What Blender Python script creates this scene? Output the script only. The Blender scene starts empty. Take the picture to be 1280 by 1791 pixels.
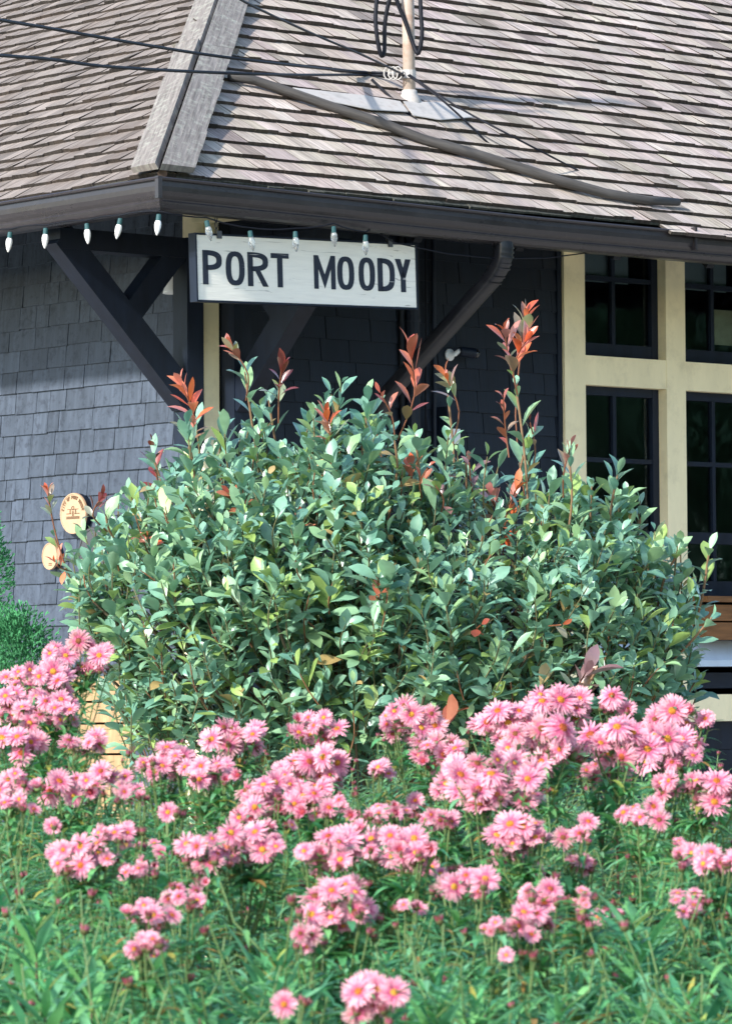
import bpy, math, random
from mathutils import Vector, Matrix
V = Vector
S = bpy.context.scene
COL = S.collection
rnd = random.Random(7)
R_ = math.radians

# ------------------------------------------------------------------ camera
F = 7000.0                      # focal length in pixels of the 1280 x 1791 photograph
W, H = 1280.0, 1791.0
HZ = 1190.0                     # horizon row
CAMZ = 1.5
pitch = math.atan((HZ - H / 2) / F)
roll = 0.007
fw = V((0, math.cos(pitch), math.sin(pitch)))
up0 = V((0, -math.sin(pitch), math.cos(pitch)))
rt0 = V((1, 0, 0))
rt = rt0 * math.cos(roll) - up0 * math.sin(roll)
up = up0 * math.cos(roll) + rt0 * math.sin(roll)
CAM = V((0, 0, CAMZ))
cd = bpy.data.cameras.new('camera')
cam = bpy.data.objects.new('camera', cd)
COL.objects.link(cam)
cam.matrix_world = Matrix.Translation(CAM) @ Matrix((rt, up, -fw)).transposed().to_4x4()
cd.sensor_fit = 'HORIZONTAL'
cd.sensor_width = 24.0
cd.lens = 24.0 * F / W
cd.clip_start = 0.1
cd.clip_end = 2000
cd.dof.use_dof = True
cd.dof.focus_distance = 14.5
cd.dof.aperture_fstop = cd.lens / 4.0
S.camera = cam

# ------------------------------------------------------------------ light
SUN_AZ, SUN_EL = R_(-42), R_(30)        # azimuth measured from straight behind the camera, towards the left
sdir = V((math.sin(SUN_AZ) * math.cos(SUN_EL), -math.cos(SUN_AZ) * math.cos(SUN_EL), math.sin(SUN_EL)))
wd = bpy.data.worlds.new('World')
S.world = wd
wd.use_nodes = True
nt = wd.node_tree
bg = nt.nodes['Background']
sky = nt.nodes.new('ShaderNodeTexSky')
sky.sky_type = 'NISHITA'
sky.sun_disc = False
sky.sun_elevation = SUN_EL
sky.sun_rotation = math.atan2(sdir.x, sdir.y)
sky.air_density = 1.0
sky.dust_density = 0.6
nt.links.new(sky.outputs[0], bg.inputs[0])
bg.inputs[1].default_value = 0.15
ld = bpy.data.lights.new('sun', 'SUN')
ld.energy = 2.9
ld.angle = R_(2.5)
ld.color = (1.0, 0.96, 0.90)
sun = bpy.data.objects.new('sun', ld)
COL.objects.link(sun)
sun.rotation_euler = sdir.to_track_quat('Z', 'Y').to_euler()
sun.location = sdir * 40
S.view_settings.view_transform = 'Standard'
S.view_settings.look = 'None'
S.view_settings.exposure = 1.32
S.view_settings.gamma = 1
S.view_settings.use_curve_mapping = False
S.render.engine = 'CYCLES'
S.cycles.max_bounces = 6
S.cycles.transparent_max_bounces = 8
S.cycles.use_denoising = True

# ------------------------------------------------------------------ photo pixel -> place
def ray(px, py):
    return (fw + rt * ((px - W / 2) / F) + up * ((H / 2 - py) / F))

def P(px, py, Y):
    d = ray(px, py)
    return CAM + d * (Y / d.y)

# ------------------------------------------------------------------ building frame
AL = R_(40.7)
dR = V((math.cos(AL), math.sin(AL), 0))
nR = V((math.sin(AL), -math.cos(AL), 0))
dL = -nR
nL = -dR
C0 = P(350, 700, 17.5)
C0.z = 0

def Rw(u, z, o=0.0):
    return C0 + dR * u + nR * o + V((0, 0, z))

def Lw(u, z, o=0.0):
    return C0 + dL * u + nL * o + V((0, 0, z))

def on(px, py, off, d, n):
    r = ray(px, py)
    t = (C0 + n * off - CAM).dot(n) / r.dot(n)
    p = CAM + r * t
    return (p - C0).dot(d), p.z

def onR(px, py, off=0.0):
    return on(px, py, off, dR, nR)

def onL(px, py, off=0.0):
    return on(px, py, off, dL, nL)

# ------------------------------------------------------------------ mesh builder
class MB:
    def __init__(s):
        s.v, s.f, s.c, s.uv = [], [], [], []
        s.smooth = False

    def face(s, pts, col=(1, 1, 1), uv=None):
        i = len(s.v)
        s.v.extend(pts)
        s.f.append(tuple(range(i, i + len(pts))))
        s.c.append(col)
        s.uv.extend(uv if uv else [(p[0], p[2]) for p in pts])

    def idx(s, verts, faces, col=(1, 1, 1), uvs=None):
        i = len(s.v)
        s.v.extend(verts)
        for f in faces:
            s.f.append(tuple(i + k for k in f))
            s.c.append(col)
            s.uv.extend([uvs[k] for k in f] if uvs else [(verts[k][0], verts[k][2]) for k in f])

    def hexa(s, p, col=(1, 1, 1), uo=(0, 0), long=None):
        # p: 8 corners, 0-3 one end, 4-7 other end
        fs = [(0, 3, 2, 1), (4, 5, 6, 7), (0, 1, 5, 4), (1, 2, 6, 5), (2, 3, 7, 6), (3, 0, 4, 7)]
        L = (V(p[4]) - V(p[0])).length
        w = (V(p[1]) - V(p[0])).length
        h = (V(p[3]) - V(p[0])).length
        uvs = [(0, 0), (w, 0), (w + h, 0), (2 * w + h, 0), (0, L), (w, L), (w + h, L), (2 * w + h, L)]
        uvs = [(a + uo[0], b + uo[1]) for a, b in uvs]
        s.idx(p, fs, col, uvs)

    def beam(s, a, b, w, h, side, col=(1, 1, 1)):
        # box from a to b; side = direction of w
        a, b = V(a), V(b)
        d = (b - a).normalized()
        sd = (side - d * side.dot(d)).normalized()
        n = d.cross(sd).normalized()
        q = [sd * (-w / 2) + n * (-h / 2), sd * (w / 2) + n * (-h / 2), sd * (w / 2) + n * (h / 2), sd * (-w / 2) + n * (h / 2)]
        s.hexa([a + k for k in q] + [b + k for k in q], col, (rnd.random() * 9, rnd.random() * 9))

    def boxw(s, fn, u0, u1, z0, z1, o0, o1, col=(1, 1, 1)):
        p = [fn(u0, z0, o0), fn(u0, z1, o0), fn(u0, z1, o1), fn(u0, z0, o1),
             fn(u1, z0, o0), fn(u1, z1, o0), fn(u1, z1, o1), fn(u1, z0, o1)]
        s.hexa(p, col, (rnd.random() * 9, rnd.random() * 9))

    def tube(s, pts, r, n=8, col=(1, 1, 1), cap=True):
        pts = [V(p) for p in pts]
        rs = r if isinstance(r, (list, tuple)) else [r] * len(pts)
        base = len(s.v)
        t0 = (pts[1] - pts[0]).normalized()
        a = t0.orthogonal().normalized()
        L = 0
        for k, p in enumerate(pts):
            t = (pts[min(k + 1, len(pts) - 1)] - pts[max(k - 1, 0)]).normalized()
            a = (a - t * a.dot(t)).normalized()
            b = t.cross(a)
            for j in range(n):
                g = 2 * math.pi * j / n
                s.v.append(p + (a * math.cos(g) + b * math.sin(g)) * rs[k])
        for k in range(len(pts) - 1):
            L2 = L + (pts[k + 1] - pts[k]).length
            for j in range(n):
                j2 = (j + 1) % n
                s.f.append((base + k * n + j, base + k * n + j2, base + (k + 1) * n + j2, base + (k + 1) * n + j))
                s.c.append(col)
                w = 6.28 * rs[k] / n
                s.uv.extend([(j * w, L), ((j + 1) * w, L), ((j + 1) * w, L2), (j * w, L2)])
            L = L2
        if cap:
            for k, rev in ((0, True), (len(pts) - 1, False)):
                f = [base + k * n + j for j in range(n)]
                s.f.append(tuple(reversed(f)) if rev else tuple(f))
                s.c.append(col)
                s.uv.extend([(0, 0)] * n)

    def lathe(s, o, axis, prof, n=16, col=(1, 1, 1)):
        # prof: list of (r, h) along axis
        axis = V(axis).normalized()
        a = axis.orthogonal().normalized()
        b = axis.cross(a)
        base = len(s.v)
        for r, h in prof:
            for j in range(n):
                g = 2 * math.pi * j / n
                s.v.append(V(o) + axis * h + (a * math.cos(g) + b * math.sin(g)) * r)
        for k in range(len(prof) - 1):
            for j in range(n):
                j2 = (j + 1) % n
                s.f.append((base + k * n + j, base + k * n + j2, base + (k + 1) * n + j2, base + (k + 1) * n + j))
                s.c.append(col)
                s.uv.extend([(0, 0)] * 4)
        for k, rev in ((0, True), (len(prof) - 1, False)):
            if prof[k][0] > 1e-5:
                f = [base + k * n + j for j in range(n)]
                s.f.append(tuple(reversed(f)) if rev else tuple(f))
                s.c.append(col)
                s.uv.extend([(0, 0)] * n)

    def mesh(s, name, mat, org=V((0, 0, 0)), smooth=False):
        me = bpy.data.meshes.new(name)
        me.from_pydata([tuple(V(p) - org) for p in s.v], [], s.f)
        me.materials.append(mat)
        at = me.attributes.new('tint', 'FLOAT_COLOR', 'FACE')
        flat = []
        for c in s.c:
            flat.extend((c[0], c[1], c[2], 1.0))
        at.data.foreach_set('color', flat)
        uvl = me.uv_layers.new(name='UVMap')
        fl = []
        for q in s.uv:
            fl.extend(q)
        uvl.data.foreach_set('uv', fl)
        if smooth:
            me.polygons.foreach_set('use_smooth', [True] * len(me.polygons))
        me.update()
        return me

ORG = {}

def build(name, mb, mat, parent=None, smooth=False):
    org = ORG[parent.name] if parent else V((0, 0, 0))
    me = mb.mesh(name, mat, org, smooth)
    o = bpy.data.objects.new(name, me)
    COL.objects.link(o)
    if parent:
        o.parent = parent
    ORG[o.name] = org
    return o

def thing(name, loc, label, cat, group=None):
    o = bpy.data.objects.new(name, None)
    o.empty_display_size = 0.1
    COL.objects.link(o)
    o.location = loc
    o['label'] = label
    o['category'] = cat
    if group:
        o['group'] = group
    ORG[o.name] = V(loc)
    return o

def tag(o, label, cat, group=None):
    o['label'] = label
    o['category'] = cat
    if group:
        o['group'] = group

def centre(o):
    """move a top-level mesh's origin to the middle of its base"""
    me = o.data
    xs = [v.co for v in me.vertices]
    lo = V((sum(p.x for p in xs) / len(xs), sum(p.y for p in xs) / len(xs), min(p.z for p in xs)))
    me.transform(Matrix.Translation(-lo))
    o.location = lo

# ------------------------------------------------------------------ materials
def mat(name, base=(1, 1, 1), rough=0.7, spec=0.4, var=0.25, scale=(8, 8, 8), uv=False, bump=0.0, bdist=0.004,
        attr=False, trans=0.0, detail=6, dirt=None, dirt_scale=1.2, dirt_amt=0.5, metal=0.0, coat=0.0, rvar=0.0):
    m = bpy.data.materials.new(name)
    m.use_nodes = True
    n = m.node_tree.nodes
    l = m.node_tree.links
    b = n['Principled BSDF']
    out = n['Material Output']
    tc = n.new('ShaderNodeTexCoord')
    mp = n.new('ShaderNodeMapping')
    mp.inputs['Scale'].default_value = scale
    l.new(tc.outputs['UV' if uv else 'Object'], mp.inputs[0])
    nz = n.new('ShaderNodeTexNoise')
    nz.inputs['Scale'].default_value = 1.0
    nz.inputs['Detail'].default_value = detail
    nz.inputs['Roughness'].default_value = 0.62
    l.new(mp.outputs[0], nz.inputs[0])
    mr = n.new('ShaderNodeMapRange')
    mr.inputs[1].default_value = 0.28
    mr.inputs[2].default_value = 0.72
    mr.inputs[3].default_value = 1 - var
    mr.inputs[4].default_value = 1 + var
    l.new(nz.outputs[0], mr.inputs[0])
    mx = n.new('ShaderNodeMix')
    mx.data_type = 'RGBA'
    mx.blend_type = 'MULTIPLY'
    mx.inputs[0].default_value = 1
    cc = n.new('ShaderNodeCombineColor')
    for k in range(3):
        l.new(mr.outputs[0], cc.inputs[k])
    l.new(cc.outputs[0], mx.inputs[7])
    if attr:
        a = n.new('ShaderNodeAttribute')
        a.attribute_name = 'tint'
        if tuple(base) != (1, 1, 1):
            m2 = n.new('ShaderNodeMix')
            m2.data_type = 'RGBA'
            m2.blend_type = 'MULTIPLY'
            m2.inputs[0].default_value = 1
            m2.inputs[7].default_value = (*base, 1)
            l.new(a.outputs[0], m2.inputs[6])
            l.new(m2.outputs[2], mx.inputs[6])
        else:
            l.new(a.outputs[0], mx.inputs[6])
    else:
        mx.inputs[6].default_value = (*base, 1)
    col = mx.outputs[2]
    if dirt:
        nd = n.new('ShaderNodeTexNoise')
        nd.inputs['Scale'].default_value = dirt_scale
        nd.inputs['Detail'].default_value = 8
        nd.inputs['Roughness'].default_value = 0.7
        l.new(tc.outputs['Object'], nd.inputs[0])
        md = n.new('ShaderNodeMapRange')
        md.inputs[1].default_value = 0.5
        md.inputs[2].default_value = 0.72
        md.inputs[3].default_value = 0
        md.inputs[4].default_value = dirt_amt
        l.new(nd.outputs[0], md.inputs[0])
        mz = n.new('ShaderNodeMix')
        mz.data_type = 'RGBA'
        l.new(md.outputs[0], mz.inputs[0])
        l.new(col, mz.inputs[6])
        mz.inputs[7].default_value = (*dirt, 1)
        col = mz.outputs[2]
    l.new(col, b.inputs['Base Color'])
    b.inputs['Roughness'].default_value = rough
    b.inputs['Specular IOR Level'].default_value = spec
    b.inputs['Metallic'].default_value = metal
    b.inputs['Coat Weight'].default_value = coat
    if rvar:
        rr = n.new('ShaderNodeMapRange')
        rr.inputs[1].default_value = 0.3
        rr.inputs[2].default_value = 0.7
        rr.inputs[3].default_value = rough - rvar
        rr.inputs[4].default_value = rough + rvar
        l.new(nz.outputs[0], rr.inputs[0])
        l.new(rr.outputs[0], b.inputs['Roughness'])
    if bump:
        bp = n.new('ShaderNodeBump')
        bp.inputs['Strength'].default_value = bump
        bp.inputs['Distance'].default_value = bdist
        l.new(nz.outputs[0], bp.inputs['Height'])
        l.new(bp.outputs[0], b.inputs['Normal'])
    if trans:
        tr = n.new('ShaderNodeBsdfTranslucent')
        l.new(col, tr.inputs[0])
        ms = n.new('ShaderNodeMixShader')
        ms.inputs[0].default_value = trans
        l.new(b.outputs[0], ms.inputs[1])
        l.new(tr.outputs[0], ms.inputs[2])
        l.new(ms.outputs[0], out.inputs[0])
    return m

M = {}
M['roof'] = mat('weathered_cedar_shingle', attr=True, rough=0.85, spec=0.2, var=0.6, scale=(95, 4, 1), uv=True, bump=0.8, bdist=0.006,
                dirt=(0.085, 0.06, 0.045), dirt_scale=3.5, dirt_amt=0.6)
M['ridge'] = mat('weathered_ridge_board', attr=True, rough=0.9, spec=0.15, var=0.5, scale=(55, 5, 1), uv=True, bump=0.6, bdist=0.006,
                 dirt=(0.36, 0.37, 0.31), dirt_scale=24, dirt_amt=0.8)
M['wall'] = mat('painted_shingle_siding', attr=True, rough=0.6, spec=0.28, var=0.32, scale=(34, 5, 1), uv=True, bump=0.5, bdist=0.003,
                dirt=(0.015, 0.018, 0.028), dirt_scale=26, dirt_amt=0.75, rvar=0.1)
M['navy'] = mat('dark_navy_paint', (0.007, 0.012, 0.024), rough=0.5, spec=0.28, var=0.3, scale=(20, 20, 5), bump=0.15, bdist=0.002)
M['cream'] = mat('cream_paint', (0.87, 0.765, 0.50), rough=0.5, spec=0.35, var=0.07, scale=(9, 9, 3), bump=0.12, bdist=0.002,
                 dirt=(0.40, 0.33, 0.2), dirt_scale=9, dirt_amt=0.28)
M['gutter'] = mat('brown_enamel_gutter', (0.030, 0.026, 0.029), rough=0.32, spec=0.45, var=0.15, scale=(3, 3, 12), rvar=0.1,
                  dirt=(0.08, 0.07, 0.065), dirt_scale=30, dirt_amt=0.25)
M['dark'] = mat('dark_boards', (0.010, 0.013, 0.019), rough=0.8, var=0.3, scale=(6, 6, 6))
M['pipe'] = mat('charcoal_enamel', (0.012, 0.013, 0.018), rough=0.36, spec=0.45, var=0.15, scale=(6, 6, 6), dirt=(0.05, 0.05, 0.055), dirt_scale=16, dirt_amt=0.4)
M['metal'] = mat('weathered_flashing', (0.46, 0.43, 0.40), rough=0.7, spec=0.3, var=0.25, scale=(14, 14, 14), dirt=(0.22, 0.17, 0.14), dirt_scale=14, dirt_amt=0.6)
M['rustpipe'] = mat('cream_painted_pipe', (0.40, 0.32, 0.26), rough=0.55, var=0.15, scale=(20, 20, 6), dirt=(0.27, 0.11, 0.05), dirt_scale=9, dirt_amt=0.95)
M['cable'] = mat('black_cable', (0.008, 0.009, 0.014), rough=0.6, spec=0.2, var=0.1)
M['oldpole'] = mat('silvered_wood_pole', (0.08, 0.074, 0.07), rough=0.85, spec=0.15, var=0.4, scale=(60, 4, 1), uv=True, bump=0.6)
M['chain'] = mat('dull_steel', (0.12, 0.12, 0.13), rough=0.45, metal=0.7, var=0.2)
M['leaf'] = mat('glossy_leaf', attr=True, rough=0.42, spec=0.6, var=0.14, scale=(25, 25, 25), trans=0.22, detail=2, coat=0.8, rvar=0.1)
M['leaf'].node_tree.nodes['Principled BSDF'].inputs['Coat Roughness'].default_value = 0.28
M['stemgreen'] = mat('plant_stem', attr=True, rough=0.6, var=0.15, scale=(30, 30, 30), detail=2)
M['aster_leaf'] = mat('aster_leaf', attr=True, rough=0.5, spec=0.35, var=0.15, scale=(30, 30, 30), trans=0.38, detail=2)
M['petal'] = mat('pink_petal', attr=True, rough=0.6, spec=0.2, var=0.05, scale=(60, 60, 60), trans=0.3, detail=2)
M['disc'] = mat('flower_centre', attr=True, rough=0.8, spec=0.2, var=0.3, scale=(700, 700, 700), detail=2, bump=0.5, bdist=0.001)
M['bark'] = mat('brown_bark', (0.09, 0.06, 0.045), rough=0.85, var=0.35, scale=(30, 30, 8), bump=0.4)
M['conifer'] = mat('conifer_spray', attr=True, rough=0.7, spec=0.25, var=0.15, scale=(20, 20, 20), trans=0.1, detail=2)
M['plank'] = mat('orange_stained_plank', (0.52, 0.33, 0.17), rough=0.6, var=0.35, scale=(4, 50, 1), uv=True, bump=0.2)
M['brownplank'] = mat('brown_stained_plank', (0.19, 0.085, 0.03), rough=0.6, var=0.35, scale=(50, 5, 1), uv=True, bump=0.2)
M['paleblue'] = mat('pale_blue_paint', (0.50, 0.60, 0.70), rough=0.5, var=0.08, scale=(8, 8, 8))
M['whiteplastic'] = mat('white_plastic', (0.75, 0.77, 0.78), rough=0.4, var=0.05)
M['bulb'] = mat('frosted_bulb', (0.85, 0.84, 0.82), rough=0.15, spec=0.6, var=0.03)
M['clearbulb'] = mat('clear_bulb_glass', (0.8, 0.85, 0.86), rough=0.08, spec=0.6, var=0.02)
M['clearbulb'].node_tree.nodes['Principled BSDF'].inputs['Transmission Weight'].default_value = 0.85
M['socket'] = mat('green_socket', (0.02, 0.075, 0.08), rough=0.5, var=0.1)
M['plaque'] = mat('tan_cast_plaque', (0.47, 0.31, 0.19), rough=0.45, spec=0.5, var=0.1, scale=(40, 40, 40))
M['plaqueink'] = mat('engraved_brown', (0.16, 0.09, 0.045), rough=0.6, var=0.1)
M['grass'] = mat('lawn', (0.06, 0.11, 0.03), rough=0.9, var=0.4, scale=(3, 3, 3))
M['bounce_gravel'] = mat('pale_bounce_gravel', (0.44, 0.40, 0.35), rough=0.95, var=0.3, scale=(30, 30, 30), bump=0.4)
M['soil'] = mat('dark_soil', (0.045, 0.032, 0.022), rough=0.95, var=0.4, scale=(20, 20, 20), bump=0.6, bdist=0.02)
M['lens'] = mat('black_glass_dome', (0.01, 0.01, 0.012), rough=0.08, spec=0.7, var=0.05)
M['paper'] = mat('aged_paper', (0.55, 0.48, 0.3), rough=0.8, var=0.2, scale=(14, 14, 14))
M['interior'] = mat('dim_interior', (0.10, 0.115, 0.14), rough=0.9, var=0.2, scale=(2, 2, 2))
M['blind'] = mat('grey_roller_blind', (0.42, 0.44, 0.46), rough=0.8, var=0.08)
M['treeleaf'] = mat('tree_leaf', attr=True, rough=0.5, spec=0.3, var=0.1, scale=(4, 4, 4), trans=0.25, detail=2)

def glass_mat():
    m = bpy.data.materials.new('window_glass')
    m.use_nodes = True
    n, l = m.node_tree.nodes, m.node_tree.links
    n.remove(n['Principled BSDF'])
    fr = n.new('ShaderNodeFresnel'); fr.inputs[0].default_value = 1.62
    tr = n.new('ShaderNodeBsdfTransparent'); tr.inputs[0].default_value = (0.62, 0.7, 0.72, 1)
    gl = n.new('ShaderNodeBsdfGlossy'); gl.inputs['Roughness'].default_value = 0.06; gl.inputs['Color'].default_value = (0.62, 0.8, 1.0, 1)
    tc = n.new('ShaderNodeTexCoord')
    nz = n.new('ShaderNodeTexNoise'); nz.inputs['Scale'].default_value = 5
    l.new(tc.outputs['Object'], nz.inputs[0])
    bp = n.new('ShaderNodeBump'); bp.inputs['Strength'].default_value = 0.12; bp.inputs['Distance'].default_value = 0.02
    l.new(nz.outputs[0], bp.inputs['Height'])
    l.new(bp.outputs[0], gl.inputs['Normal'])
    mx = n.new('ShaderNodeMixShader')
    l.new(fr.outputs[0], mx.inputs[0]); l.new(tr.outputs[0], mx.inputs[1]); l.new(gl.outputs[0], mx.inputs[2])
    l.new(mx.outputs[0], n['Material Output'].inputs[0])
    return m
M['glass'] = glass_mat()

def worn_sign(name, base, under, lo, hi):
    """paint flaked along the grain of the board"""
    m = mat(name, base, rough=0.6, spec=0.3, var=0.06, scale=(6, 60, 1), uv=True)
    n, l = m.node_tree.nodes, m.node_tree.links
    b = n['Principled BSDF']
    src = b.inputs['Base Color'].links[0].from_socket
    tc = n.new('ShaderNodeTexCoord'); mp = n.new('ShaderNodeMapping'); mp.inputs['Scale'].default_value = (5, 55, 1)
    l.new(tc.outputs['UV'], mp.inputs[0])
    nz = n.new('ShaderNodeTexNoise'); nz.inputs['Scale'].default_value = 1; nz.inputs['Detail'].default_value = 5
    nz.inputs['Distortion'].default_value = 1.3
    l.new(mp.outputs[0], nz.inputs[0])
    mr = n.new('ShaderNodeMapRange'); mr.inputs[1].default_value = lo; mr.inputs[2].default_value = hi
    l.new(nz.outputs[0], mr.inputs[0])
    mx = n.new('ShaderNodeMix'); mx.data_type = 'RGBA'
    l.new(mr.outputs[0], mx.inputs[0]); l.new(src, mx.inputs[6]); mx.inputs[7].default_value = (*under, 1)
    l.new(mx.outputs[2], b.inputs['Base Color'])
    bp = n.new('ShaderNodeBump'); bp.inputs['Strength'].default_value = 0.5; bp.inputs['Distance'].default_value = 0.004
    l.new(nz.outputs[0], bp.inputs['Height']); l.new(bp.outputs[0], b.inputs['Normal'])
    return m
M['signwhite'] = worn_sign('worn_white_sign_paint', (0.86, 0.81, 0.71), (0.42, 0.38, 0.33), 0.64, 0.70)
M['signletter'] = worn_sign('worn_black_sign_paint', (0.02, 0.025, 0.04), (0.42, 0.40, 0.38), 0.68, 0.75)

# ------------------------------------------------------------------ ground
def sheet(name, x0, x1, y0, y1, z, m):
    b = MB()
    b.face([V((x0, y0, z)), V((x1, y0, z)), V((x1, y1, z)), V((x0, y1, z))], uv=[(0, 0)] * 4)
    o = build(name, b, m)
    o['kind'] = 'structure'
    return o
sheet('ground', -400, 400, -400, 400, 0, M['grass'])
sheet('path', -14, 14, 8.8, 26, 0.004, M['bounce_gravel'])  # unseen pale ground, added to bounce warm light onto posts and sign
sheet('soil_bed', -2.2, 2.2, 2.9, 8.6, 0.006, M['soil'])
sheet('soil_border', -2.4, 1.9, 12.6, 15.2, 0.008, M['soil'])

# ------------------------------------------------------------------ the station
OV, GW = 0.88, 0.125
ug, ZG = onR(281, 307, OV + GW)          # gutter lip height at the eave corner
# height where the plan corner of the gutter sits
pc = C0 + (nL + nR) * (OV + GW)
dcor = ray(283, 307)
ZG = CAMZ + dcor.z * (pc.y / dcor.y)
OE = OV + 0.05                           # roof edge
TP = 0.69
PA = math.atan(TP)
CP, SP = math.cos(PA), math.sin(PA)
ZE = ZG + 0.012
UR, UL = 9.0, 7.5                        # lengths of the two walls
LABEL_ST = 'dark shingled railway station with cedar roof and cream window frames'
st = thing('railway_station', C0, LABEL_ST, 'building')

def roofR(u, d, h=0.0):
    return Rw(u, ZE + d * SP + h * CP, OE - d * CP + h * SP)

def roofL(u, d, h=0.0):
    return Lw(u, ZE + d * SP + h * CP, OE - d * CP + h * SP)

def shingle_field(fn, ulo, uhi, dlist, e, wr, thick, gap, jit, tint, lap=1.35, lift=0.0, wave=0.0, skip=None, edge=1.0):
    b = MB()
    for d in dlist:
        u = ulo(d) - rnd.random() * wr[1]
        ph = rnd.random() * 6
        while u < uhi:
            w = rnd.uniform(*wr)
            dj = d + rnd.gauss(0, jit) + wave * math.sin(u * 1.7 + ph)
            du = d + e * lap
            a0, a1 = max(u, ulo(dj)), max(u, ulo(du))
            b0, b1 = u + w - gap, u + w - gap + rnd.gauss(0, 0.001)
            b0, b1 = min(b0, uhi), min(b1, uhi)
            if skip and skip(0.5 * (a0 + b0), dj):
                u += w
                continue
            if b0 > a0 + 0.01:
                a1 = min(a1, b1 - 0.001)
                t = thick * rnd.uniform(0.85, 1.15)
                lf = abs(rnd.gauss(0, lift))
                lf2 = abs(rnd.gauss(0, lift))
                tk = 0.003
                p = [fn(a0, dj, 0.2 * thick + lf), fn(b0, dj, 0.2 * thick + lf2), fn(b0, dj, t + lf2), fn(a0, dj, t + lf),
                     fn(a1, du, -0.004), fn(b1, du, -0.004), fn(b1, du, tk), fn(a1, du, tk)]
                c = tint()
                r1, r2 = rnd.random() * 50, rnd.random() * 50
                uv = [(a0 + r1, 0 + r2), (b0 + r1, 0 + r2), (b0 + r1, 0.02 + r2), (a0 + r1, 0.02 + r2),
                      (a1 + r1, e + r2), (b1 + r1, e + r2), (b1 + r1, e + r2), (a1 + r1, e + r2)]
                b.idx(p, [(3, 2, 6, 7)], c, uv)
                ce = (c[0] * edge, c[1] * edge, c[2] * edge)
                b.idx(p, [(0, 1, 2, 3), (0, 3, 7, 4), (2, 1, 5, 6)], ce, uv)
            u += w
    return b

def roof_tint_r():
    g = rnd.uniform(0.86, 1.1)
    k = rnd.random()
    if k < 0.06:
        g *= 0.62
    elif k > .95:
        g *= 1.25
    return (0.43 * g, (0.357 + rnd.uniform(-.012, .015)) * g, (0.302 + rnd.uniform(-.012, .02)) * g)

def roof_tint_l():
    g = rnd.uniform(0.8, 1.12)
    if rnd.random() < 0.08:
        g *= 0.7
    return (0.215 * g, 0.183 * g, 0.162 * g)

ER, EL = 0.127, 0.106
NR = int(4.4 / ER)
hipR = lambda d: -(OE - max(d, -0.02) * CP)
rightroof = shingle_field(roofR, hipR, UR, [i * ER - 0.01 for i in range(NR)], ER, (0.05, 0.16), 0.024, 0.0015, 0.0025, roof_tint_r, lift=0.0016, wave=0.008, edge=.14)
# starter layers that make the thick butt edge at the eave, and the lower piece over the windows
ustep = onR(1148, 372, OE)[0]
rr2 = shingle_field(roofR, hipR, UR, [-0.02], ER, (0.07, 0.2), 0.012, 0.005, 0.006, lambda: (0.07, 0.072, 0.06), lap=1.2)
roof_o = MB()
for mb_ in (rightroof, rr2):
    k = len(roof_o.v)
    roof_o.v += mb_.v
    roof_o.f += [tuple(i + k for i in f) for f in mb_.f]
    roof_o.c += mb_.c
    roof_o.uv += mb_.uv
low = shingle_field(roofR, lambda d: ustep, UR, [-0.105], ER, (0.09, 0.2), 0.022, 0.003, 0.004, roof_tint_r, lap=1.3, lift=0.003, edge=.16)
k = len(roof_o.v)
roof_o.v += low.v; roof_o.f += [tuple(i + k for i in f) for f in low.f]; roof_o.c += low.c; roof_o.uv += low.uv
roof_right = build('roof', roof_o, M['roof'], st)
NL = int(4.4 / EL)
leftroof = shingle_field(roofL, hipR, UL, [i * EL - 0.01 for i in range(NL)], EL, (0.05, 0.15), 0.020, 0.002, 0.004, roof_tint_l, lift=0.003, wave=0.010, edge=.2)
rr3 = shingle_field(roofL, hipR, UL, [-0.02], EL, (0.07, 0.2), 0.012, 0.005, 0.006, lambda: (0.07, 0.072, 0.06), lap=1.2)
k = len(leftroof.v)
leftroof.v += rr3.v; leftroof.f += [tuple(i + k for i in f) for f in rr3.f]; leftroof.c += rr3.c; leftroof.uv += rr3.uv
roof_left = build('roof', leftroof, M['roof'], st)

# deck under the shingles, back slopes
dk = MB()
DM = 4.6
dk.face([roofR(-OE, 0, -.012), roofR(UR, 0, -.012), roofR(UR, DM, -.012), roofR(-(OE - DM * CP), DM, -.012)])
dk.face([roofL(-OE, 0, -.012), roofL(UL, 0, -.012), roofL(UL, DM, -.012), roofL(-(OE - DM * CP), DM, -.012)])
ztop = ZE + DM * SP
q1, q2, q3 = roofR(UR, DM, -.012), roofL(UL, DM, -.012), roofR(-(OE - DM * CP), DM, -.012)
far = C0 + dR * UR + dL * UL
dk.face([q1, V((far.x, far.y, ztop - .3)), q2, q3])
build('roof_deck', dk, M['dark'], st)

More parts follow.
